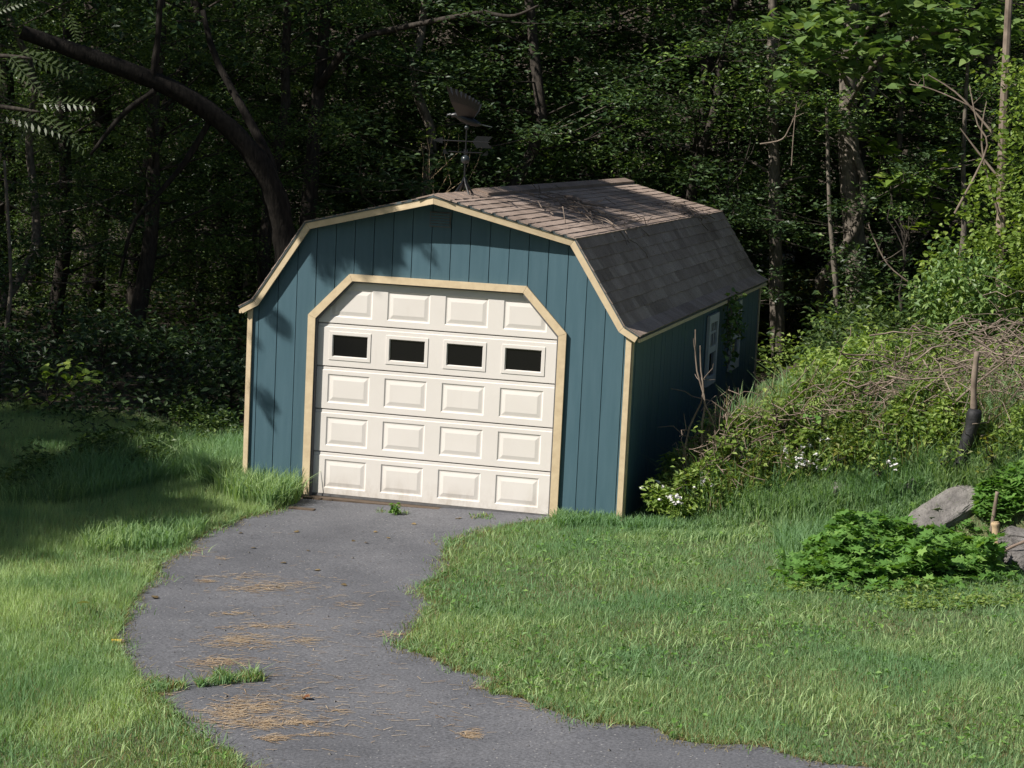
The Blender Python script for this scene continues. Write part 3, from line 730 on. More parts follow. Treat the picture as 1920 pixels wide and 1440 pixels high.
for (x, y) in spots:
    d = np.array([x, y, 3.])-CAM; u = 960+FPX*(d@_rt)/(d@_fw); wh = [w_ for a_, w_ in PLACE if u >= a_][-1]; row = ROW[min(5, int((y-10.6)/2.3))]
    vi = int(rng.integers(0, 5))
    for _ in range(5):
        if (vi, wh, row) not in seen: break
        vi = (vi+1) % 5
    seen[(vi, wh, row)] = 1
    plant_tree(vi, x, y, rng.uniform(0, 6.28), rng.uniform(.85, 1.15), 'forest_tree', '%s forest tree in the %s row %s' % (LOOK[vi], row, wh), 'forest trees behind the shed', zs=.74 if x > -6 else .95)
LB2 = 'dark leafy tree at the wood edge on the shaded side of the shed'
for (x, y), LB2 in zip([(-6.6, 8.0), (-9.2, 5.0), (-5.4, 9.8), (-8.2, 7.0), (-8.6, 9.6), (-10.5, 11.6)], ['dark tree at the wood edge nearest the shaded side of the shed', 'dark tree at the wood edge closest to the shaded lawn', 'dark tree beside the foot of the leaning trunk', 'dark tree at the wood edge under the feathery fronds', 'dark tree between the leaning trunk and the left edge', 'dark tree deepest at the wood edge along the left side']):
    plant_tree(int(rng.integers(0, 5)), x, y, rng.uniform(0, 6.28), rng.uniform(.6, .72), 'forest_tree', LB2, 'trees at the shaded wood edge')
SKY_BLOCKERS = [(0, 12, -13, 1.1), (4, 14, -19, 1.2), (0, 10, -26, 1.2), (2, 4, -29, 1.2), (3, -1, -27, 1.1), (1, 15, -25, 1.2), (4, -5, -25, 1.0), (0, -9, -23, .95), (2, -13, -19, .85), (1, -17, -15, .8), (2, 8, -29, 1.2), (4, -20, -11, .8)]  # unseen trees added around the viewer to cut sky light on the shed
for k, (i, x, y, s_) in enumerate(SKY_BLOCKERS):
    plant_tree(i, x, y, rng.uniform(0, 6.28), s_, 'sky_blocking_tree', 'tall tree added out of view beyond the lawn to block sky light', 'added sky blocking trees out of view')
LB3 = 'tall tree beside the lawn that throws shade over the wood edge'
for (i, x, y, s_) in [(0, -13.5, 1.5, 1.2), (2, -12.0, 5.5, 1.2), (2, -15.5, 4.5, 1.3), (4, -16, -1.5, 1.25), (1, -10.6, 2.2, 1.0), (0, -19, 2, 1.3), (3, -13, -3.5, 1.1)]:
    plant_tree(i, x, y, rng.uniform(0, 6.28), s_, 'shade_tree', LB3, 'tall shade trees beside the lawn')

# distant woodland closing the view
cx = rng.uniform(-32, 14, 900); cy = rng.uniform(25, 33, 900); cz = rng.uniform(0, 12, 900)
V, F, r = leaves(clumps(np.stack([cx, cy, cz+H(cx, cy)], 1), rng.uniform(.6, 1.3, 900), 14, .6), .20, LEAF, .4)
tag(ob('distant_woodland', mesh('distant_woodland', V, F, r), MT['leafdark']), 'dark mass of leaves deep in the woods', 'woodland', kind='stuff')

n = 34000; fx = rng.uniform(-17, 6.5, n); fy = rng.uniform(8.6, 23, n); fz = rng.uniform(0, 1, n)**1.5*(.75+.5*np.sin(fx*1.7)*np.sin(fy*1.3))
k = (np.abs(fx) > 2.2) | (fy > 9); V, F, r = leaves(np.stack([fx, fy, H(fx, fy)+fz], 1)[k], .12, LEAF, .5)
tag(ob('woodland_floor_plants', mesh('woodland_floor_plants', V, F, r), MT['leaf']), 'low leafy plants covering the floor of the dark woods', 'undergrowth', kind='stuff')
n = 9000; fx = rng.uniform(-11, -2.3, n); fy = rng.uniform(2.4, 9, n); fz = rng.uniform(0, 1, n)**1.5*(.7+.5*np.sin(fx*1.7)*np.sin(fy*1.3))
V, F, r = leaves(np.stack([fx, fy, H(fx, fy)+fz], 1), .10, LEAF, .5); tag(ob('woodland_floor_plants', mesh('woodland_floor_plants', V, F, r), MT['leafdark']), 'dim low plants on the ground along the shaded wall of the shed', 'undergrowth', kind='stuff')

# named trunks that stand out
def trunk_tree(name, label, pts, y, w_px, mat, limbs=(), crown=None, leafm='leaf', leaf=.10, tmpl=LEAF, group=None, taper=.5, up=.45):
    P = np.array([at(u, v, yy) for (u, v), yy in zip(pts, np.broadcast_to(y, (len(pts),)))])
    b0 = P[0].copy(); b0[2] = H(b0[0], b0[1])-.05
    if P[0][2] > b0[2]+.3: P = np.concatenate([[b0+(P[0]-P[1])*[.2, .2, 0]], P])
    o_ = P[0]; D = np.linalg.norm(P[0]-CAM); r0 = w_px/2*D/FPX; n = 26
    t = thing(name, label, 'tree', o_, group); Q = smoothline(P, n)
    mb = MB(); mb.tube(Q-o_, r0*(1-taper*np.linspace(0, 1, n))*(1+.06*rng.normal(0, 1, n)), 12)
    for lp, ly, lw in limbs:
        B = smoothline([at(u, v, yy) for (u, v), yy in zip(lp, np.broadcast_to(ly, (len(lp),)))], 12); rr = lw/2*D/FPX
        mb.tube(B-o_, np.linspace(rr, rr*.45, 12)*(1+.08*rng.normal(0, 1, 12)), 7)
    mb.build('trunk', mat, t, True)
    if crown is not None:
        c, rd, per = crown; V, F, r = leaves(clumps(np.array(c)-o_, rd, per, .5), leaf, tmpl, up)
        ob('crown', mesh('crown', V, F, r), MT[leafm], t)
    return t
# leaning tree behind the left gable
cc = [at(u, v, 7.5+rng.uniform(-2, 2)) for u, v in zip(rng.uniform(-60, 520, 50), rng.uniform(-420, 120, 50))]
trunk_tree('leaning_tree', 'thick dark trunk arching from the left gable up towards the upper left corner', [(540,520),(528,420),(500,330),(435,245),(330,170),(180,110),(40,60)], [6.2,6.2,6,5.7,5.3,4.8,4.4], 52, MT['shadebark'],
           [([(520,380),(505,300),(470,230),(405,110),(380,20)], [6.1,6.1,6.1,6.2,6.3], 22), ([(285,150),(295,80),(302,-20)], [5.1,5.1,5.1], 17), ([(290,170),(230,215),(170,290)], [5.1,5,4.9], 14), ([(400,215),(350,300),(300,360),(250,420),(225,520)], [5.6,5.5,5.4,5.3,5.3], 13)],
           (cc, rng.uniform(.4, .8, 50), 26), 'leafdark', .12)
cc = [at(u, v, 10.5+rng.uniform(-1.5, 1.5)) for u, v in zip(rng.uniform(520, 760, 34), rng.uniform(-300, 130, 34))]
trunk_tree('rough_barked_tree', 'straight rough barked trunk rising just behind the left roof knee', [(572,470),(578,400),(590,250),(612,0),(620,-200)], 10.5, 36, MT['bark'],
           [([(600,160),(660,80),(740,55),(820,38),(905,22)], [10.4,10,9.8,9.6,9.4], 16), ([(905,22),(960,30),(1010,10)], 9.4, 8)], (cc, rng.uniform(.35, .7, 34), 30), 'leafdark', .12)
trunk_tree('slim_tree', 'slim dark trunk behind the roof ridge beside the weathervane', [(935,380),(938,250),(930,60),(935,-150)], 15, 24, MT['bark'], [([(935,90),(985,70),(1060,50),(1130,20)], 15, 8)])
trunk_tree('speckled_tree', 'sun speckled pale trunk just beyond the far roof corner', [(1460,680),(1455,520),(1452,330),(1448,100),(1450,-100)], 12.5, 30, MT['palebark'], [([(1452,330),(1400,300),(1350,305)], 12.5, 7), ([(1450,350),(1490,335),(1520,330)], 12.5, 6)])
cs = [(1560,60),(1600,90),(1640,70),(1580,130),(1700,80),(1660,110),(1720,40),(1620,30),(1540,110),(1690,20),(1760,75),(1500,150),(1770,20),(1830,40),(1860,60),(1800,90),(1880,30),(1520,90),(1700,140),(1710,150),(1480,40),(1610,120),(1560,20),(1650,-20),(1750,-30),(1850,-20),(1580,-40),(1910,50)]
cc = [at(u+rng.normal(0, 8), v+rng.normal(0, 6), 9.8+rng.uniform(-.6, .6)) for u, v in cs]
trunk_tree('redbud_tree', 'tree with layered heart shaped leaves spreading over the upper right corner', [(1608,700),(1604,500),(1592,300),(1590,180),(1600,0),(1620,-150)], 12.5, 46, MT['palebark'],
           [([(1590,200),(1640,120),(1720,70),(1840,50)], [12.4,11,10,9.8], 12), ([(1590,160),(1560,110),(1510,120)], [12.4,11,10], 9), ([(1595,100),(1640,40),(1700,10)], [12.4,11,10], 9)], (cc, rng.uniform(.28, .45, len(cc)), 40), 'redbud', .17, BROAD, up=.55)
for lb, p, y_, w_ in (('thin sunlit stem between two thick trunks beyond the far roof corner', [(1572,690),(1566,520),(1556,400),(1550,200)], 11.5, 13), ('grey trunk with a broken lit patch in the gloom to the right', [(1690,660),(1688,500),(1684,380),(1690,150)], 14, 18),
                      ('slender grey trunk nearest the vine covered tree', [(1790,660),(1808,420),(1806,300),(1815,100)], 10.5, 13), ('pale mottled stem seen over the back of the roof', [(1245,400),(1250,250),(1240,100),(1236,-80)], 15.5, 11), ('thin pale trunk at the extreme left edge of the woods', [(2,760),(12,620),(20,520),(8,300)], 5, 10),
                      ('dark straight trunk below the lit patch on the right', [(1645,660),(1650,450),(1652,250)], 16, 26)):
    trunk_tree('slender_tree', lb, p, y_, w_, MT['palebark'] if 'dark' not in lb else MT['bark'])

# saplings and shrubs with their own look
def shrub(name, label, pts_px, y, leaf, m, tmpl=LEAF, per=40, rad=.3, cat='shrub', group=None, base=None, stems=True, up=.5, flat=.55, stem_m='bark'):
    cen = np.array([at(u, v, y+rng.normal(0, .18)) for u, v in pts_px])
    bx = cen[:, 0].mean() if base is None else at(base[0], base[1], y)[0]
    b0 = np.array([bx, y, float(H(bx, y))-.03]); t = thing(name, label, cat, b0, group)
    mb = MB()
    nd = b0+(cen.mean(0)-b0)*.62; mb.tube(wob(b0, nd, 7, .02)-b0, np.linspace(.020, .013, 7), 6)
    for c in cen: mb.tube(wob(nd+(b0-nd)*rng.uniform(0, .3), c, 6, .04)-b0, np.linspace(.010, .003, 6), 5)
    mb.build('stem', MT[stem_m], t)
    V, F, r = leaves(clumps(cen-b0, rad, per, flat), leaf, tmpl, up); ob('foliage', mesh('foliage', V, F, r), MT[m], t); return t
shrub('sapling', 'low sapling with bright sunlit leaves in the gloom at the left', [(90,700),(120,690),(150,700),(170,712),(105,715),(30,740),(55,755),(110,745),(20,770),(70,790)], 3.0, .10, 'vine', BROAD, 26, .17)
shrub('sapling', 'broad leaved sapling with tiered leaves right of the far roof corner', [(1640,265),(1660,275),(1650,285),(1690,325),(1670,340),(1720,335),(1740,345),(1735,365),(1755,405),(1725,425),(1770,285),(1760,310)], 11.0, .20, 'vine', BROAD, 20, .22, up=.6, base=(1690, 600))
shrub('sapling', 'pale stemmed sapling with a few lit leaves behind the ridge', [(800,255),(830,235),(845,245),(790,270),(860,250),(885,265),(905,275),(815,240),(845,310)], 10.6, .085, 'vine', LEAF, 34, .18, base=(755, 420), stem_m='cut')
shrub('shrub', 'shrub with reddening leaves beside the dark right wall', [(1530,640),(1510,670),(1560,690),(1520,710),(1490,690),(1550,660),(1575,700)], 8.6, .11, 'yleaf', BROAD, 26, .26, base=(1540, 760))
shrub('shrub', 'tuft of rust red leaves on a shrub near the tree trunks', [(1530,655),(1565,665),(1580,672),(1550,648)], 8.2, .10, 'redleaf', BROAD, 11, .17, base=(1545, 760))
shrub('shrub', 'green bush crowning the reddening shrub by the tree trunks', [(1545,595),(1560,600),(1535,605),(1550,620)], 8.7, .09, 'weed', BROAD, 26, .17, base=(1545, 760))
for lb, ps, y_ in (('leafy bush peeping over the rear of the roof ridge', [(1130,300),(1090,290),(1160,270),(1210,300),(1060,310),(1110,250),(1180,310)], 12.2), ('green bush behind the weathervane and ridge', [(980,280),(1000,320),(1030,300),(960,330),(1010,260)], 12.0),
                   ('bush in half light above the back roof edge', [(1260,330),(1300,350),(1330,330),(1290,300),(1240,300),(1360,340)], 13), ('mid green spray of leaves against the dark trees above the roof', [(1380,170),(1340,150),(1420,190),(1400,140),(1300,180),(1360,200),(1440,180)], 11.8),
                   ('yellow green bush low among trunks beyond the right wall', [(1500,540),(1490,560),(1520,530),(1470,600),(1480,520),(1440,560)], 14)):
    shrub('woodland_bush', lb, ps, y_, .10, 'leaf' if 'yellow' not in lb else 'yleaf', LEAF, 75, .42)
UB = ['behind the lit sapling at the left edge', 'rising right of the lit sapling', 'midway between lit sapling and shed', 'against the dark side of the shed, upper one', 'just below the lit sapling', 'low in the middle of the hollow', 'low beside the shed corner board, back one', 'tucked against the dark side of the shed', 'at the very left edge above the lawn', 'at the lawn edge below the lit sapling', 'at the lawn edge closest to the shed corner']
for k, (u, v, y_) in enumerate([(60,640,4.5),(180,620,5.2),(300,640,5.6),(390,660,6),(120,820,2.6),(250,780,3.6),(350,760,4.4),(420,720,5),(30,860,1.8),(200,850,2.6),(330,820,3.4)]):
    shrub('undergrowth_bush', 'shaded undergrowth bush '+UB[k], [(u+rng.normal(0, 45), v+rng.normal(0, 38)) for _ in range(9)], y_, .095, 'leafdark', LEAF, 60, .38, 'bush', 'undergrowth bushes beside the shed')
UB = ['at the foot of the heart leaved tree', 'beneath the grey trunk in the gloom', 'below the broad leaved sapling', 'left of the vine covered tree', 'right behind the weathered pole', 'at the far corner of the dark wall', 'under the vines at the right edge']
for k, (u, v, y_) in enumerate([(1600,640,12),(1700,640,11),(1660,690,9.5),(1760,660,9.5),(1840,690,8.6),(1480,690,10.5),(1900,660,9)]):
    shrub('undergrowth_bush', 'green undergrowth bush '+UB[k], [(u+rng.normal(0, 40), v+rng.normal(0, 28)) for _ in range(9)], y_, .085, 'weed' if k % 3 else 'leaf', LEAF, 60, .34, 'bush', 'undergrowth bushes beyond the brush heap')

# vine covered tree filling the right edge
t = thing('vine_covered_tree', 'tree smothered in bright sunlit vines at the right edge', 'tree', (5.1, 7.6, float(H(5.1, 7.6))-.05)); o_ = np.array(t.location)
mb = MB()
for p in ([(1880,720),(1876,500),(1880,250),(1895,-60)], [(1930,700),(1945,420),(1960,100)]):
    Q = smoothline([at(u, v, 7.7) for u, v in p], 16); mb.tube(Q-o_, np.linspace(.07, .04, 16), 8)
for p in ([(1880,420),(1850,330),(1840,250),(1850,190)], [(1870,260),(1800,180),(1740,140)], [(1890,650),(1850,560),(1760,500)], [(1870,330),(1830,280),(1800,240)]):
    Q = smoothline([at(u, v, 7.2) for u, v in p], 8); mb.tube(Q-o_, np.linspace(.018, .006, 8), 5)
mb.build('trunk', MT['twig'], t)
def fill_px(n, poly, y0, y1):
    poly = np.array(poly, float); out = []
    while len(out) < n:
        q = rng.uniform(poly.min(0), poly.max(0)); 
        if inside(q[None], poly)[0]: out.append(at(q[0], q[1], rng.uniform(y0, y1)))
    return np.array(out)
VP = [(1860,130),(1990,120),(1990,700),(1760,640),(1740,560),(1760,470),(1800,380),(1850,300),(1880,220)]
V, F, r = leaves(clumps(fill_px(190, VP, 6.4, 8.2)-o_, rng.uniform(.16, .36, 190), 62, .8), .062, BROAD, .35); ob('vine_foliage', mesh('vine_foliage', V, F, r), MT['vine'], t)
VP2 = [(1760,480),(1830,430),(1900,560),(1900,640),(1760,640),(1725,560)]
V, F, r = leaves(clumps(fill_px(60, VP2, 6.2, 6.9)-o_, rng.uniform(.16, .3, 60), 60, .8), .09, LEAF, .3, droop=1.2); ob('crown', mesh('crown', V, F, r), MT['redbud'], t)

# walnut trees off to the left: pinnate fronds, shade on the lawn, the roof and the gable
def placed_fronds(lst):
    VV = []; FF = []; n0 = 0
    for p, d, nrm, s_ in lst:
        d = np.asarray(d, float); d /= np.linalg.norm(d); nrm = np.asarray(nrm, float); nrm = nrm-d*nrm.dot(d); nrm /= np.linalg.norm(nrm); x = np.cross(d, nrm)
        tv, tf = FROND; VV.append(np.asarray(p)+s_*(tv[:, :1]*x+tv[:, 1:2]*d+tv[:, 2:]*nrm)); FF.append(tf+n0); n0 += len(tv)
    return np.concatenate(VV), np.concatenate(FF)
def walnut(label, x, y, zs, cen, rad, per, extra=(), limbs=(), dense=0, ex_pts=None):
    WB = np.array([x, y, float(H(x, y))-.05]); wal = thing('walnut_tree', label, 'tree', WB)
    T = smoothline([WB]+[WB+[rng.normal(0, .25), rng.normal(0, .25), z] for z in zs], 18)
    mb = MB(); mb.tube(T-WB, np.linspace(.26, .06, 18), 12); hub = T[8:16]
    for c in cen[::3]:
        h = hub[rng.integers(0, 8)]; mb.tube(wob(h, c, 6, .03)-WB, np.linspace(.04, .008, 6), 5)
    fp = clumps(cen, rad, per, .5); dirs = fp-T[12]; dirs /= np.linalg.norm(dirs, axis=1)[:, None]
    V, F, r = leaves(fp-WB, .50, FROND, .55, dirs=dirs, droop=.3)
    if extra:
        for p, d, nn_, s_ in extra[::4]:
            if p[0] < -3.2: mb.tube(wob(T[9], p, 7, .015)-WB, np.linspace(.03, .006, 7), 5)
        V2, F2 = placed_fronds(extra); F = np.concatenate([F, F2+len(V)]); V = np.concatenate([V, V2-WB]); r = np.concatenate([r, rng.uniform(.3, .8, len(V2))])
    for pts_, sz_ in ([(clumps(cen, .6, dense, .5), .24)] if dense else [])+([(ex_pts, .13)] if ex_pts is not None else []):
        V3, F3, r3 = leaves(pts_-WB, sz_, LEAF, .35); F = np.concatenate([F, F3+len(V)]); V = np.concatenate([V, V3]); r = np.concatenate([r, r3])
    for Q in limbs: mb.tube(np.concatenate([[T[9]], Q])-WB, np.linspace(.05, .010, len(Q)+1), 6)
    mb.build('trunk', MT['bark'], wal, True); ob('crown', mesh('crown', V, F, r), MT['frond'], wal)
SH = np.array([(-1.6,-1.3),(-2.3,-.8),(-3.0,.1),(-3.5,1.2),(-3.6,2.8),(-9,3.6),(-9.5,-5.3),(-4.2,-5.1),(-2.8,-4.4),(-2.5,-3.4),(-2.6,-2.5),(-2.0,-1.8)])
tg = []
while len(tg) < 270:
    q = rng.uniform(SH.min(0), SH.max(0))
    if inside(q[None], SH)[0]: tg.append([q[0], q[1], 0])
walnut('walnut tree past the left edge whose crown shades the left lawn', -11.2, -7.8, [3, 6, 9, 12.5], np.array(tg)+SUN*rng.uniform(10.5, 14.5, 270)[:, None], .5, 14, dense=34)
rt = np.array([(rng.uniform(-1.0, .75), yy, 2.8) for yy in np.concatenate([rng.uniform(2.5, 6.8, 52), rng.uniform(1.5, 2.5, 8)])])+SUN*rng.uniform(9.5, 12.5, 60)[:, None]
pl = []
for (x, z, dx, dz, s_) in [(-1.72,1.72,.8,-.5,.46),(-1.78,.98,.62,-.62,.46),(-1.80,1.5,.5,-.7,.25),(-.55,2.52,.3,-1,.55),(-.8,2.62,.1,-1,.6),(-1.05,2.5,-.15,-1,.5),(-.35,2.6,.8,-.6,.55),(-.7,2.6,.7,-.7,.6),(-1.0,2.6,.35,-1,.55),(-.2,2.68,.9,-.45,.42),(-1.1,2.6,.2,-1,.45),(-.9,2.55,.6,-.8,.55),(-.5,2.7,1,-.5,.5),(-.6,2.45,-.3,-1,.4),(-1.2,2.5,.5,-1,.35)]:
    pl.append((np.array([x, 0, z])+SUN*(6+rng.uniform(-.4, .4)), np.array([dx, 0, dz])+SUN*.1, SUN+rng.normal(0, .12, 3), s_))
for (x, z, dx, dz, s_) in [(-1.74,1.74,.8,-.5,.50),(-1.70,1.72,.85,-.45,.42),(-1.79,.99,.62,-.62,.50),(-1.77,1.02,.66,-.6,.42)]+[(rng.uniform(-1.32, -.55), rng.uniform(2.42, 2.80), rng.uniform(.1, .9), rng.uniform(-1, -.55), rng.uniform(.38, .55)) for _ in range(46)]+[(rng.uniform(-.6, -.3), rng.uniform(2.5, 2.75), rng.uniform(.5, .9), rng.uniform(-.7, -.4), rng.uniform(.3, .4)) for _ in range(8)]:
    pl.append((np.array([x, 0, z])+SUN*(5+rng.uniform(-.4, .4)), np.array([dx, 0, dz])+SUN*.1, SUN+rng.normal(0, .15, 3), s_))
for (u, v, du, dv, s_) in [(0,215,1,.1,.62),(70,195,1,-.05,.55),(40,215,.3,1,.5),(60,205,-.6,.9,.5),(75,215,.8,.7,.55),(10,110,.9,-.35,.5),(15,100,.5,.6,.5),(30,95,1,.3,.55),(-10,25,.6,-.3,.4),(0,120,-.1,1,.45),(70,240,.3,1,.35),(130,20,.1,1,.3)]:
    p = at(u, v, 1.2+rng.normal(0, .12)); q = at(u+du*60, v+dv*60, 1.2)-at(u, v, 1.2)
    pl.append((p, q/np.linalg.norm(q)+rng.normal(0, .08, 3), np.array([-.3, -.75, .6])+rng.normal(0, .15, 3), s_))
lm = [smoothline([at(u, v, 1.2) for u, v in p], 10) for p in ([(-200,150),(-60,190),(40,205),(75,210)], [(-200,100),(-80,105),(15,105),(60,110)])]
walnut('walnut tree reaching feathery fronds into the upper left of the view', -9.0, .4, [3, 5.5, 8, 11], rt, .42, 9, pl, lm, dense=22, ex_pts=np.concatenate([np.stack([rng.uniform(-1.36, -.72, 420), np.zeros(420), rng.uniform(2.36, 2.85, 420)], 1), np.stack([rng.normal(-.62, .13, 90), np.zeros(90), rng.uniform(2.38, 2.75, 90)], 1)])+SUN*rng.uniform(4.6, 5.6, 510)[:, None])

# vine hanging from the eave between the windows
t = thing('climbing_vine', 'leafy vine hanging from the eave between the two side windows', 'vine', (W+.1, 5.2, ZT-.05)); o_ = np.array(t.location)
mb = MB(); cen = []
for k in range(7):
    y0 = rng.uniform(4.9, 5.65); zl = rng.uniform(.3, .8); P = wob((W+.09, y0, ZT-.02), (W+.10+rng.uniform(0, .08), y0+rng.normal(-.05, .12), ZT-zl), 8, .03); P[:, 0] = np.maximum(P[:, 0], W+.05); mb.tube(P-o_, .005, 4); cen += list(P[::1])
mb.build('stem', MT['twig'], t); V, F, r = leaves(clumps(np.array(cen)-o_, .08, 26, 1.), .06, BROAD, .3, droop=1.); V[:, 0] = np.maximum(V[:, 0], -.06)
ob('foliage', mesh('foliage', V, F, r), MT['leaf'], t)

# ------------------------------------------------------------------ lawn grass
def blades(P, h, w_, lean=.45, rnd=None, seg=1):
    n = len(P); a = rng.uniform(0, 2*math.pi, n); h = np.broadcast_to(h, (n,))*rng.uniform(.55, 1.25, n); w_ = np.broadcast_to(w_, (n,))
    sd = np.stack([np.cos(a), np.sin(a), np.zeros(n)], 1)*w_[:, None]/2
    b = rng.uniform(0, 2*math.pi, n); ln = np.abs(rng.normal(0, lean, n))*h; d = np.stack([np.cos(b)*ln, np.sin(b)*ln, h], 1)
    r = np.clip(rng.normal(.5, .22, n), 0, 1) if rnd is None else np.broadcast_to(rnd, (n,))
    if seg == 1:
        V = np.stack([P-sd, P+sd, P+d], 1); F = np.arange(3*n).reshape(n, 3); return V.reshape(-1, 3), F, np.repeat(r, 3)
    m_ = P+d*[.35, .35, .58]; V = np.stack([P-sd, P+sd, m_+sd*.8, m_-sd*.8, P+d*[1, 1, .92]], 1)
    k = np.arange(n)[:, None]*5; F = np.concatenate([k+[0, 1, 2], k+[0, 2, 3], k+[3, 2, 4]]); return V.reshape(-1, 3), F, np.repeat(r, 5)
def onground(xy, dz=0.): return np.concatenate([xy, (H(xy[:, 0], xy[:, 1])+dz)[:, None]], 1)
def vis(xy, marg=90):
    d = onground(xy)-CAM; z = d@_fw; u = 960+FPX*(d@_rt)/z; v = 720-FPX*(d@_up)/z
    return (u > -marg) & (u < 1920+marg) & (v < 1440+marg*2) & (z > 1)
def lawn(n):
    P = np.stack([rng.uniform(-7, 7.5, n), rng.uniform(-10, 3.2, n)], 1); P = P[vis(P)]
    d = np.linalg.norm(P-CAM[:2], axis=1); P = P[rng.uniform(0, 1, len(P)) < np.clip((13/d)**1.3, .3, 1)]
    P = P[~((np.abs(P[:, 0]) < W+.01) & (P[:, 1] > -.01))]
    return P[~inside(P)]
P = lawn(1500000); ed = edge_dist(P)
pn = np.sin(P[:, 0]*2.1+1)*np.sin(P[:, 1]*1.7)+.6*np.sin(P[:, 0]*5.3)*np.sin(P[:, 1]*4.1+2)
hh = .055+.018*pn+.03*ss(.1, 1.2, ed)*(P[:, 0] < 0)
hh = np.where(P[:, 0] < .3, hh*1.25, hh*.95)
rr = np.clip(rng.normal(.45, .24, len(P))+.40*(P[:, 0] < .5)+.16*pn, 0, 1)
dry = rng.uniform(0, 1, len(P)) < (.04+.16*np.clip(np.sin(P[:, 0]*1.3+2.2*np.sin(P[:, 1]*.9))*np.sin(P[:, 1]*1.9+1.4*np.sin(P[:, 0]*1.1)), 0, 1)+.38*np.exp(-(ed/.10)**2)*(P[:, 0] > .2)+.10*(P[:, 1] < -5.5)*(P[:, 0] > .5))
V, F, r = blades(onground(P[~dry], -.005), hh[~dry], .0065, .55, rr[~dry])
tag(ob('lawn_grass', mesh('lawn_grass', V, F, r), MT['grass']), 'mown green lawn grass on both sides of the driveway', 'grass', kind='stuff')
V, F, r = blades(onground(P[dry], -.005), hh[dry]*.85, .006, .8)
tag(ob('dry_grass', mesh('dry_grass', V, F, r), MT['drygrass']), 'straw coloured dry blades among the lawn grass', 'grass', kind='stuff')
P = lawn(90000); P = P[rng.uniform(0, 1, len(P)) < np.clip(.55+.5*np.sin(P[:, 0]*3.1+P[:, 1])*np.sin(P[:, 1]*2.3-P[:, 0]), .1, 1)]
V, F, r = blades(onground(P, -.005), .090, .0075, .9, np.clip(rng.normal(.9, .12, len(P)), 0, 1), 2)
tag(ob('grass_stalks', mesh('grass_stalks', V, F, r), MT['grass']), 'longer pale grass blades standing above the mown lawn', 'grass', kind='stuff')
E_ = np.concatenate([QL[6:-12], QR[6:-12]]); k = rng.integers(0, len(E_), 15000); P = E_[k]+rng.normal(0, .05, (15000, 2))*(1+.7*np.sin(k[:, None]*.9)); P = P[vis(P)]
V, F, r = blades(onground(P, .004), .032, .006, 1.5, None, 1)
tag(ob('edge_thatch', mesh('edge_thatch', V, F, r), MT['drygrass']), 'dead brown thatch creeping over the driveway edges', 'thatch', kind='stuff')
k = rng.integers(0, len(E_), 9000); P = E_[k]+rng.normal(0, .045, (9000, 2))*(1+.8*np.sin(k[:, None]*.7)); P = P[vis(P)]; V, F, r = blades(onground(P), .06, .007, 1.1, None, 2)
tag(ob('edge_grass', mesh('edge_grass', V, F, r), MT['grass']), 'ragged grass runners spreading over the driveway edges', 'grass', kind='stuff')
# broad leaved clover and weeds in the right lawn
P = lawn(60000); pc = np.sin(P[:, 0]*1.9+.5)*np.sin(P[:, 1]*1.6+1)+.5*np.sin(P[:, 0]*5+P[:, 1]*3)*np.sin(P[:, 1]*6.1); P = P[(P[:, 0] > 1.0) & (rng.uniform(0, 1, len(P)) < np.clip(pc*.5+.22, .04, .8))]
V, F, r = leaves(onground(P, .0)+np.stack([np.zeros(len(P)), np.zeros(len(P)), rng.uniform(.03, .085, len(P))], 1), .046, LEAF, .5); tag(ob('clover', mesh('clover', V, F, r), MT['cover']), 'low broad leaved clover scattered in the right lawn', 'clover', kind='stuff')
# tall grass: (pixel polygon on the ground, count, height, material rnd)
def px_poly_points(poly, n):
    Q = np.array([gp(u, v)[:2] for u, v in poly]); out = np.zeros((0, 2))
    while len(out) < n:
        q = rng.uniform(Q.min(0), Q.max(0), (n, 2)); out = np.concatenate([out, q[inside(q, Q)]])
    return out[:n]
def clear(P): return P[~((np.abs(P[:, 0]) < W+.03) & (P[:, 1] > -.03)) & ~inside(P)]
tall = [([(360,900),(455,880),(560,930),(565,950),(500,958),(440,948)], 5200, .30, .6), ([(350,880),(458,850),(458,892),(430,930),(370,915)], 3000, .32, .5), ([(0,930),(180,860),(350,840),(430,860),(350,900),(150,950),(0,960)], 6000, .24, .35),
        ([(150,1010),(260,985),(380,985),(385,1000),(330,1030),(160,1040)], 2600, .16, .55), ([(1040,975),(1160,982),(1160,992),(1040,990)], 1500, .13, .4), ([(1170,985),(1300,960),(1420,950),(1430,975),(1280,1000),(1170,1000)], 2500, .12, .4),
        ([(1340,960),(1500,915),(1700,890),(1740,930),(1640,960),(1450,985)], 6500, .24, .55), ([(1450,1000),(1560,970),(1640,980),(1560,1060),(1470,1060)], 2200, .24, .35), ([(1700,890),(1920,860),(1920,930),(1760,930)], 3500, .28, .6), ([(1180,1004),(1300,985),(1450,980),(1490,1010),(1300,1015)], 3500, .08, .5), ([(1470,1010),(1560,965),(1760,920),(1800,960),(1640,990),(1520,1020)], 5500, .13, .5)]
VV = []; FF = []; RR = []; n0 = 0
for poly, n, h, c in tall:
    P = clear(px_poly_points(poly, n)); V, F, r = blades(onground(P, -.01), h, .010, .5, np.clip(rng.normal(c, .2, len(P)), 0, 1), 2)
    VV.append(V); FF.append(F+n0); RR.append(r); n0 += len(V)
tag(ob('tall_grass', mesh('tall_grass', np.concatenate(VV), np.concatenate(FF), np.concatenate(RR)), MT['grass']), 'long unmown grass along the shed wall and the bank', 'grass', kind='stuff')
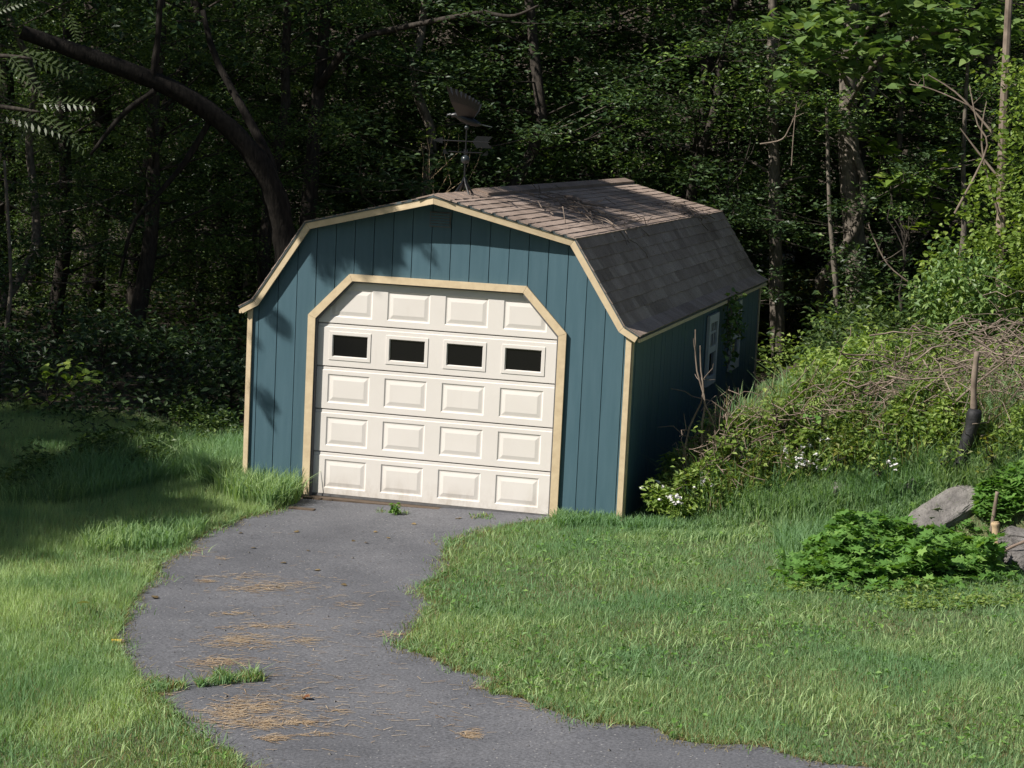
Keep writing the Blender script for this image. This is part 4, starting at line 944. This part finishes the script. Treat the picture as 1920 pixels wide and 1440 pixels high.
# grass growing out of the crack across the drive
def tuft(name, label, poly, n, h, cat='grass tuft'):
    Q = px_poly_points(poly, n); b0 = np.array([*Q.mean(0), 0]); b0[2] = H(b0[0], b0[1]); t = thing(name, label, cat, b0)
    ph = rng.uniform(0, 6, 3); hv = h*np.clip(.62+.42*np.sin(Q[:, 0]*23+ph[0])*np.sin(Q[:, 1]*19+ph[1])+.25*np.sin(Q[:, 0]*61+ph[2])+rng.normal(0, .12, n), .2, 1.5); V, F, r = blades(onground(Q)-b0, hv, .008, .65, None, 2); ob('blades', mesh('blades', V, F, r), MT['grass'], t)
    k = rng.integers(0, n, n//6); V, F, r = blades(onground(Q[k])-b0, h*.8, .008, .9, None, 2); ob('dry_blades', mesh('dry_blades', V, F, r), MT['drygrass'], t)
tuft('grass_tuft', 'strip of grass sprouting from the crack across the driveway', [(365,1283),(420,1268),(490,1266),(496,1280),(440,1285),(370,1292)], 800, .09)
tuft('grass_tuft', 'grass tongue joining the lawn to the driveway crack', [(250,1290),(300,1278),(345,1285),(350,1296),(290,1306),(262,1304)], 600, .08)
tuft('grass_tuft', 'low grass against the garage door sill near its right end', [(880,966),(925,968),(930,976),(880,975)], 160, .05)
tuft('grass_tuft', 'sparse grass beside the leafy weed under the garage door', [(708,958),(765,962),(765,967),(705,963)], 110, .05)

# leafy weed growing at the door
b0 = gp(740, 966); t = thing('weed', 'small bright leafy weed sprouting at the foot of the garage door', 'weed', b0)
mb = MB(); mb.tube([(0, 0, 0), (0, 0, .10)], [.004, .002], 5); mb.build('stem', MT['weed'], t)
a = rng.uniform(0, 6.28, 34); V, F, r = leaves(np.stack([.01*np.cos(a), .01*np.sin(a), rng.uniform(.01, .11, 34)], 1), .065, LEAF, .5, dirs=np.stack([np.cos(a), np.sin(a), .4+0*a], 1)); ob('foliage', mesh('foliage', V, F, r), MT['cover'], t)

# ------------------------------------------------------------------ bank: ground cover, weeds, brush
def cover(name, label, poly, n, hmax, leaf, m, tmpl, up=.55, kind='stuff', lump=3.0, base=.22):
    P = clear(px_poly_points(poly, n)); B_ = P[rng.integers(0, len(P), max(12, n//150))]; bw = rng.uniform(.10, .30, len(B_)); bh = rng.uniform(.2, 1.25, len(B_)); hz = hmax*np.max(np.concatenate([bh[None]*np.exp(-((P[:, None]-B_[None])**2).sum(-1)/bw[None]**2), np.full((len(P), 1), base)], 1), 1)
    z = np.maximum(0, hz)*rng.uniform(.15, 1, len(P))**.6
    V, F, r = leaves(onground(P)+np.stack([0*z, 0*z, z+.01], 1), leaf, tmpl, up); r = np.clip(r, 0, 1)
    return tag(ob(name, mesh(name, V, F, r), MT[m]), label, 'ground cover', kind=kind)
cover('ground_cover', 'dense patch of lobed green ground cover beside the grey rocks', [(1490,1080),(1530,1045),(1600,1025),(1700,1010),(1800,1020),(1865,1045),(1870,1085),(1780,1096),(1600,1100),(1510,1098)], 3900, .34, .085, 'cover', LOBED, .5, base=.42)
cover('ground_cover', 'loose lobed seedlings scattered round the edge of the ground cover patch', [(1440,1085),(1480,1020),(1600,985),(1720,960),(1900,990),(1915,1095),(1780,1112),(1600,1118),(1470,1110)], 1500, .14, .07, 'cover', LOBED, .5, base=.5)
cover('ground_cover', 'lobed ground cover climbing behind the slab of rock', [(1835,985),(1830,950),(1860,920),(1920,920),(1920,980),(1870,990)], 900, .25, .09, 'cover', LOBED, .55, base=.5)
cover('ground_cover', 'bright low weeds along the foot of the ground cover patch', [(1420,1098),(1500,1085),(1650,1100),(1900,1098),(1920,1140),(1700,1150),(1560,1115),(1440,1115)], 2300, .07, .05, 'weed', LEAF, .6)
cover('ground_cover', 'yellow green weeds and creepers covering the bank by the dark wall', [(1260,975),(1300,900),(1400,850),(1500,830),(1640,830),(1700,880),(1690,910),(1500,930),(1380,965)], 13000, .34, .062, 'weed', LEAF, .45, lump=3)
cover('ground_cover', 'tangled weeds on the upper bank below the brush heap', [(1440,850),(1480,790),(1600,770),(1800,800),(1920,820),(1920,900),(1740,900),(1600,850)], 11000, .40, .065, 'weed', LEAF, .45, lump=2.6)
cover('ground_cover', 'dull shaded weeds carpeting the floor of the woods', [(0,905),(150,850),(350,800),(440,790),(455,860),(300,890),(0,950)], 7000, .30, .07, 'leaf', LEAF, .5, lump=2.2)
cover('ground_cover', 'dark green undergrowth carpeting the ground among the right hand trunks', [(1440,780),(1500,720),(1700,700),(1920,720),(1920,800),(1700,790),(1480,830)], 12000, .55, .08, 'weed', LEAF, .45, lump=1.8)
cover('ground_cover', 'weedy creepers spilling down the bank to the foot of the dark wall', [(1205,985),(1240,950),(1290,890),(1340,850),(1420,790),(1440,830),(1380,900),(1330,960),(1260,990)], 7000, .42, .06, 'weed', LEAF, .45, lump=4)
cover('ground_cover', 'green thicket of weeds on the bank top below the trunks', [(1480,780),(1500,730),(1560,700),(1700,690),(1920,690),(1920,760),(1700,770)], 9000, .45, .075, 'weed', LEAF, .45, lump=1.6)
cover('ground_cover', 'shaded low leaves on the level ground beneath the trunks on the right', [(1500,700),(1520,610),(1700,590),(1920,610),(1920,705),(1700,700)], 16000, .5, .09, 'leaf', LEAF, .45, lump=1.3)
# sumac sprays on the bank
for lb, (u, v), y_ in (('feathery sumac sprig beside the shed wall, lower of two', (1450,800), gp(1450,850)[1]), ('feathery sumac sprig standing above the weeds by the wall', (1505,775), gp(1505,835)[1]), ('feathery sprig low down on the bank left of the others', (1428,790), gp(1428,850)[1])):
    c = at(u, v, y_); b0 = np.array([c[0]+.05, y_, float(H(c[0], y_))]); t = thing('sumac_sprig', lb, 'plant', b0, 'sumac sprigs on the bank')
    mb = MB(); mb.tube(wob((0, 0, 0), c-b0, 6, .03), np.linspace(.010, .005, 6), 5); mb.build('stem', MT['cut'], t)
    Vp, Fp = placed_fronds([(c-b0, (math.cos(a), .5*math.sin(a), rng.uniform(.2, .9)), (-.3, -.7, .6)+rng.normal(0, .2, 3), rng.uniform(.2, .34)) for a in np.arange(0, 6.2, 1.0)])
    ob('fronds', mesh('fronds', Vp, Fp, rng.uniform(.4, 1, len(Vp))), MT['weed'], t)
BK = [(1300,905,60,'weed',LEAF,.06,'leafy weed at the foot of the bare stalks'),(1335,850,70,'vine',BROAD,.055,'bright weed climbing the right hand bare stalk'),(1385,845,60,'weed',LEAF,.07,'bushy weed below the broken bare branch'),(1420,880,45,'yleaf',LEAF,.055,'yellowing weed on the slope under the broken branch'),(1470,800,70,'weed',LEAF,.08,'tall weed with long leaves next to the sumac sprigs'),(1500,850,50,'vine',BROAD,.05,'round leaved weed above the largest white flowers'),(1560,790,60,'cover',BROAD,.06,'deep green weed at the middle of the bank'),(1590,850,50,'yleaf',LEAF,.06,'golden weed among the bank creepers'),(1640,880,50,'weed',LEAF,.05,'spiky light weed left of the pale rock'),
      (1680,830,60,'vine',LEAF,.065,'bright shrub below the burnt stump'),(1650,745,70,'weed',BROAD,.065,'leafy plant behind the stubby dead forks'),(1760,870,45,'weed',LEAF,.06,'weed clump just left of the charred post'),(1860,860,55,'yleaf',LEAF,.055,'olive coloured weed right of the charred post'),(1900,800,60,'weed',LEAF,.06,'weed growing through the brush heap at the right edge'),(1720,720,75,'vine',BROAD,.07,'bright bush behind the burnt stump'),(1800,700,70,'vine',LEAF,.08,'bright bush behind the weathered pole'),(1600,700,70,'cover',BROAD,.07,'green bush on the bank top below the trunks'),(1540,735,60,'weed',LEAF,.07,'weed under the arching green cane')]
for (u, v, h_, m_, tm_, lf_, lb_) in BK:
    y_ = gp(u, v+h_*.6)[1]
    shrub('bank_weed', lb_, [(u+rng.normal(0, 17), v+rng.uniform(-h_*.75, h_*.45)) for _ in range(9)], y_, lf_, m_, tm_, 26, .13, 'weed', 'tall weeds on the bank', base=(u, v+h_))
# white flowers
for lb, (u, v), n in (('largest cluster of white flowers on the weedy bank', (1502,905), 34), ('small white flower head above the big cluster', (1530,868), 14), ('white flowers at the corner of brush by the dark wall', (1256,975), 14), ('single white blossom close to the shed corner board', (1232,962), 5), ('pair of white blossoms on the bank nearest the slab of rock', (1665,905), 8), ('white blossoms under the tangled twigs by the wall', (1318,945), 12)):
    p = gp(u, v+18); t = thing('white_flower', lb, 'flower', p, 'white flowers on the bank'); mb = MB(); fb = MB()
    for k in range(n):
        q = np.array([rng.normal(0, .055+.0012*n), rng.normal(0, .10), .24+abs(rng.normal(0, .08))]); 
        if k % 3 == 0: mb.tube([(q[0]*.4, q[1]*.4, 0), q], [.003, .002], 4)
        Vp, Fp, rp = leaves(np.repeat(q[None], 5, 0), .026, BROAD, .4); fb.add(Vp, Fp, rp)
    mb.build('stem', MT['weed'], t); fb.build('petals', MT['petal'], t)['kind'] = 'stuff'

P = clear(px_poly_points([(1240,975),(1300,890),(1420,800),(1600,760),(1900,760),(1920,890),(1740,900),(1500,930),(1350,970)], 2600)); V, F, r = blades(onground(P), .42, .008, .45, None, 2)
tag(ob('dry_stalks', mesh('dry_stalks', V, F, r), MT['drygrass']), 'dry straw stalks standing among the bank weeds', 'grass', kind='stuff')
P = clear(px_poly_points([(1240,975),(1300,890),(1420,800),(1600,760),(1900,760),(1920,890),(1740,900),(1500,930),(1350,970)], 5200)); V, F, r = blades(onground(P), .40, .011, .5, np.clip(rng.normal(.7, .2, len(P)), 0, 1), 2)
tag(ob('bank_grass', mesh('bank_grass', V, F, r), MT['grass']), 'tall grass blades growing through the bank weeds', 'grass', kind='stuff')
# brush heap
mb = MB()
BP = px_poly_points([(1560,830),(1600,790),(1700,760),(1800,740),(1920,730),(1920,850),(1860,870),(1740,850),(1640,840)], 520)
for x, y in BP:
    z = H(x, y)+.12+abs(rng.normal(0, .30)); a = rng.normal(.0, .9); Ln = rng.uniform(.25, 1.0); e = rng.normal(.15, .35)
    p = np.array([x, y, z]); d = np.array([math.cos(a)*math.cos(e), math.sin(a)*math.cos(e), math.sin(e)])*Ln*rng.choice([-1, 1])
    P = wob(p-d/2, p+d/2, 5, .05, rng.normal(0, .1)); P[:, 2] = np.maximum(P[:, 2], H(P[:, 0], P[:, 1])+.01); r_ = rng.choice([.003, .004, .006, .009])
    mb.tube(P, np.linspace(r_, r_*.5, 5), 4, rng.uniform(0, 1))
tag(mb.build('brush_heap', MT['twig']), 'heap of dry tangled branches and twigs on the bank', 'brush', kind='stuff')
mb = MB()
for x, y in px_poly_points([(1250,965),(1290,905),(1400,850),(1620,800),(1680,840),(1500,880),(1330,960)], 300):
    z = H(x, y)+abs(rng.normal(.05, .2)); a = rng.normal(0, 1); Ln = rng.uniform(.2, .6); e = rng.normal(.2, .5); p = np.array([x, y, z])
    d = np.array([math.cos(a)*math.cos(e), math.sin(a)*math.cos(e), math.sin(e)])*Ln; p = p+np.array([0, 0, .14]); mb.tube(wob(p, p+d, 5, .06), np.linspace(.005, .0025, 5), 4)
tag(mb.build('dead_twigs', MT['redtwig']), 'thin dead twigs tangled through the weeds by the wall', 'twigs', kind='stuff')
# bare stalks and branches one can pick out
YW = gp(1300, 930)[1]; YB2 = gp(1420, 840)[1]
for lb, pts, y_, r_ in (('taller of two bare stalks leaning together against the dark wall', [(1318,858),(1316,800),(1322,752),(1306,690),(1304,618)], YW, .012), ('shorter bare stalk crossing the taller one by the dark wall', [(1278,905),(1290,810),(1318,745),(1314,690),(1313,648)], YW, .011),
                        ('broken bare branch jutting left from the bank towards the wall', [(1420,815),(1385,795),(1340,777)], YB2, .014), ('twig forking up from the broken branch beside the wall', [(1355,785),(1362,768),(1367,756)], YB2, .007), ('bare stem drooping right from the pair of stalks', [(1320,755),(1338,795),(1342,845)], YW, .008),
                        ('arching green cane over the weeds', [(1500,760),(1530,742),(1570,738),(1600,748)], 3.2, .010), ('tall dead stem with a knobby tip left of the brush heap', [(1700,735),(1668,690),(1652,645)], gp(1700,760)[1], .011), ('upright bare cane in front of the woods', [(1690,740),(1700,690),(1712,622)], gp(1690,760)[1], .010),
                        ('thick bent branch lying along the brush heap', [(1670,735),(1760,728),(1850,700),(1920,680)], gp(1670,760)[1], .014), ('grey branch slanting up across the brush heap', [(1740,820),(1800,745),(1920,650)], gp(1740,840)[1], .013), ('dead fork with stubby ends left of the charred post', [(1625,770),(1640,735),(1672,700)], gp(1625,785)[1], .017), ('second stubby dead fork beside the first', [(1630,768),(1655,730),(1675,712)], gp(1630,785)[1], .015),
                        ('long bare branch rising from the vines beside the trunks', [(1790,400),(1850,280),(1832,230),(1818,160)], 7.0, .014), ('thin leafless branch reaching left from the vines', [(1840,210),(1790,185),(1740,165),(1705,158)], 7.2, .010), ('bowed leafless twig in front of the dark trunks', [(1720,540),(1668,500),(1640,450),(1628,420)], 8.5, .010), ('pale hanging vine stem in front of the dark conifer foliage', [(1484,310),(1488,250),(1494,190)], 10.5, .009), ('crooked pale dead branch above the far roof corner', [(1425,270),(1465,262),(1480,240),(1492,215)], 10.6, .012)):
    P = smoothline([at(u, v, y_) for u, v in pts], 12); o_ = P[0]; t = thing('bare_branch', lb, 'branch', o_)
    mb = MB(); mb.tube(P-o_, np.linspace(r_, r_*.55, 12), 7)
    for k in range(3):
        q = P[rng.integers(5, 11)]-o_; d = rng.normal(0, 1, 3); d[2] = abs(d[2]); mb.tube(wob(q, q+d/np.linalg.norm(d)*rng.uniform(.08, .22), 4, .05), [r_*.4, r_*.35, r_*.3, r_*.2], 4)
    mb.build('stem', MT['twig'], t)
# charred post, stump and cut log
def log(name, label, cat, pts, y_, r0, r1, m, cap=None):
    P = smoothline([at(u, v, y_) for u, v in pts], 10); o_ = P[0]; t = thing(name, label, cat, o_); mb = MB()
    mb.tube(P-o_, np.linspace(r0, r1, 10)*(1+.07*rng.normal(0, 1, 10)), 10); mb.build('wood', m, t, True)
    if cap is not None:
        d = P[-1]-P[-2]; d /= np.linalg.norm(d); mb = MB(); mb.tube([P[-1]-o_-d*.002, P[-1]-o_+d*.006], r1*.93, 10); mb.build('cut_face', cap, t)
log('charred_post', 'black charred post leaning on the bank in front of the brush heap', 'post', [(1788,905),(1805,850),(1822,800),(1828,768)], gp(1788,905)[1], .060, .062, MT['pipe'])
log('weathered_pole', 'grey weathered pole standing up out of the black post', 'pole', [(1826,772),(1826,720),(1832,660)], gp(1788,905)[1]+.05, .030, .026, MT['twig'])
log('burnt_stump', 'short burnt stump with a pale barkless side on the bank', 'stump', [(1742,815),(1743,785),(1744,758)], gp(1742,815)[1], .050, .052, MT['bark'], MT['pipe'])
log('cut_log', 'pale cut log end standing upright beside the right hand rocks', 'log', [(1868,1030),(1867,1000),(1866,980)], gp(1868,1035)[1], .036, .034, MT['cut'], MT['cut'])
log('stake', 'thin grey stake leaning behind the pale cut log', 'stake', [(1858,1000),(1864,960),(1870,922)], gp(1858,1005)[1], .018, .016, MT['twig'])
log('fallen_stick', 'dark stick lying across the right hand rocks', 'stick', [(1878,1036),(1900,1024),(1930,1012)], gp(1890,1062)[1]-.1, .014, .012, MT['redtwig'])
# rocks
def rock(label, u, v, y_, sz, rot, seed, name='rock', lift=0.):
    g0 = np.random.default_rng(seed); bm = bmesh.new(); bmesh.ops.create_icosphere(bm, subdivisions=4, radius=1)
    from mathutils import noise as mn
    for vt in bm.verts:
        c = vt.co.copy(); q = Vector([math.copysign(abs(a)**.55, a) for a in c]); q /= max(.6, q.length**.45)
        q += c*(.22*mn.noise(c*1.6+Vector((seed, 0, 0)))+.10*mn.noise(c*4+Vector((0, seed, 0)))+.04*mn.noise(c*11)); vt.co = Vector((q.x*sz[0], q.y*sz[1], q.z*sz[2]))
    me = bpy.data.meshes.new('rock'); bm.to_mesh(me); bm.free()
    o = ob(name, me, MT['rock']); p = gp(u, v+y_); o.location = p+np.array([0, 0, lift]); o.rotation_euler = rot; return tag(o, label, 'rock')
rock('long tilted grey slab of rock lying in the ground cover', 1772, 965, 8, (.37, .16, .06), (R(38), R(-30), R(30)), 3, lift=.08)
rock('upper grey boulder at the right edge behind the log', 1910, 1012, 14, (.16, .16, .10), (0, R(5), 0), 5, lift=.06)
rock('lower grey boulder cut off by the right edge', 1915, 1055, 12, (.17, .16, .12), (0, R(-6), R(20)), 8, lift=.05)
rock('small pale rock showing through the weeds above the slab', 1703, 908, 4, (.10, .10, .07), (R(15), R(-30), 0), 9)
rock('dark rounded stone half hidden in the bank grass', 1575, 916, 4, (.12, .10, .08), (0, 0, R(30)), 12)
rock('small pale stone wedged in the brush left of the stump', 1685, 780, 6, (.12, .1, .07), (0, R(10), R(30)), 15)

# ------------------------------------------------------------------ litter on the drive
NP_ = [(470,1102,70,9,150),(520,1095,60,6,60),(430,1150,55,4,40),(480,1175,60,6,90),(440,1203,62,12,230),(565,1203,22,6,40),(400,1243,48,9,130),(460,1330,75,16,280),(480,1360,90,12,240),(420,1345,30,14,90),(560,1362,40,4,40),(505,1392,30,6,60),(590,1385,40,4,30),(630,1340,20,3,16),(875,1388,20,8,60),(450,1078,50,5,60),(380,1086,15,4,30),(410,1043,10,3,14),(650,1135,20,4,20),(560,1310,40,6,30),(700,1195,40,6,30),(740,1195,20,3,14),(900,1300,20,3,20),(300,1302,16,3,24),(500,1255,150,60,140),(600,1150,170,80,130),(650,1330,220,60,150),(1010,1330,60,12,50),(800,1190,15,20,50),(830,1070,10,20,40),(360,1030,20,10,40)]
XY = []
for u, v, su, sv, n in NP_:
    for _ in range(n): XY.append(gp(np.clip(rng.normal(u, su*.6), 225, 1500), min(rng.normal(v, sv*.6), 1436))[:2] if False else (rng.normal(u, su*.6), rng.normal(v, sv*.6)))
XY = np.array(XY); d = _fw[None]+_rt[None]*((XY[:, :1]-960)/FPX)-_up[None]*((XY[:, 1:]-720)/FPX); tq = (.01-CAM[2])/d[:, 2]; Pn = CAM+d*tq[:, None]
Pn = Pn[inside(Pn[:, :2])]; n = len(Pn); a = rng.normal(.25, .55, n); Ln = rng.uniform(.035, .10, n); dv = np.stack([np.cos(a)*Ln, np.sin(a)*Ln, rng.uniform(-.003, .006, n)], 1)
sd = np.stack([-np.sin(a), np.cos(a), 0*a], 1)*.0028; Pn[:, 2] = H(Pn[:, 0], Pn[:, 1])+.013
V = np.stack([Pn-sd, Pn+dv-sd*.6, Pn+dv+sd*.6, Pn+sd], 1).reshape(-1, 3)
tag(ob('pine_needle_litter', mesh('pine_needle_litter', V, np.arange(4*n).reshape(n, 4), np.repeat(rng.uniform(0, 1, n), 4)), MT['needle']), 'drifts of brown pine needles strewn over the driveway', 'litter', kind='stuff')
n = 2600; P = np.stack([rng.uniform(-3, 6, n), rng.uniform(-9.5, -.1, n)], 1); P = P[inside(P)]; n = len(P); sz = rng.uniform(.003, .0085, n)*np.where(rng.uniform(0, 1, n) < .08, 1.9, 1)
tv = np.array([(1, 0, 0), (-.5, .9, 0), (-.6, -.8, .1), (.1, .1, .9)]); an = rng.uniform(0, 6.28, n); ca, sa = np.cos(an)[:, None], np.sin(an)[:, None]
V = np.stack([(tv[None, :, 0]*ca-tv[None, :, 1]*sa), (tv[None, :, 0]*sa+tv[None, :, 1]*ca), np.repeat(tv[None, :, 2], n, 0)], -1)*sz[:, None, None]+onground(P, .009)[:, None]
F = (np.array([(0, 1, 3), (1, 2, 3), (2, 0, 3)])[None]+(np.arange(n)*4)[:, None, None]).reshape(-1, 3)
tag(ob('loose_gravel', mesh('loose_gravel', V.reshape(-1, 3), F), MT['rock']), 'loose stone chips scattered on the driveway surface', 'gravel', kind='stuff')
DL = ['straight below the left foot of the door trim', 'below the leafy weed, right hand one', 'below the leafy weed, left hand one', 'below the leafy weed, middle one', 'above the first needle drift, left', 'above the first needle drift, right', 'closest to the shadow tip at the left edge', 'by the left edge where the drive is widest', 'closest to the leafy weed', 'in the bare middle between weed and needles', 'by the low grass at the door sill', 'resting in the topmost needle drift', 'right of the topmost needle drift', 'near the left edge below the shadow tip', 'between the leafy weed and the sill grass']
for i, (u, v) in enumerate([(560,1000),(727,1012),(665,1016),(690,1020),(537,1058),(600,1072),(455,1002),(295,1125),(700,1000),(575,1035),(860,975),(520,1105),(650,1100),(480,1030),(780,985)]):
    p = gp(u, v); V, F, r = leaves(np.zeros((1, 3)), .055, BROAD, .8); me = mesh('fallen_leaf', V, F, r); o = ob('fallen_leaf', me, MT['deadleaf']); o.location = p+[0, 0, .014]
    tag(o, 'small curled dead leaf on the driveway '+DL[i], 'leaf', 'dead leaves on the driveway')
p = gp(570, 1313); V, F, r = leaves(np.zeros((3, 3)), .05, BROAD, .4); o = ob('fallen_leaf', mesh('fallen_leaf', V, F, r), MT['redleaf']); o.location = p+[0, 0, .02]; tag(o, 'reddish brown leaf right of the biggest needle drift', 'leaf')
p = gp(143, 1155); V, F, r = leaves(np.zeros((1, 3)), .09, BROAD, .8); o = ob('fallen_leaf', mesh('fallen_leaf', V, F, r), MT['yleaf']); o.location = p+[0, 0, .09]; tag(o, 'pale green fallen leaf resting on the left lawn', 'leaf')
p = gp(222, 1208); t = thing('yellow_stub', 'small yellow stub lying at the left edge of the driveway', 'stub', p); mb = MB(); mb.tube([(-.05, 0, .02), (.02, .01, .022)], [.011, .012], 8); mb.build('shaft', MT['yellow'], t); mb = MB(); mb.tube([(.022, .01, .022), (.04, .013, .022)], [.014, .014], 8); mb.build('dark_end', MT['redtwig'], t)
p = gp(570, 957); t = thing('flat_board', 'dark flat scrap of board by the left foot of the door trim', 'board', p); mb = MB(); mb.box((-.14, -.03, .004), (.10, .03, .022)); mb.build('plank', MT['sill'], t)
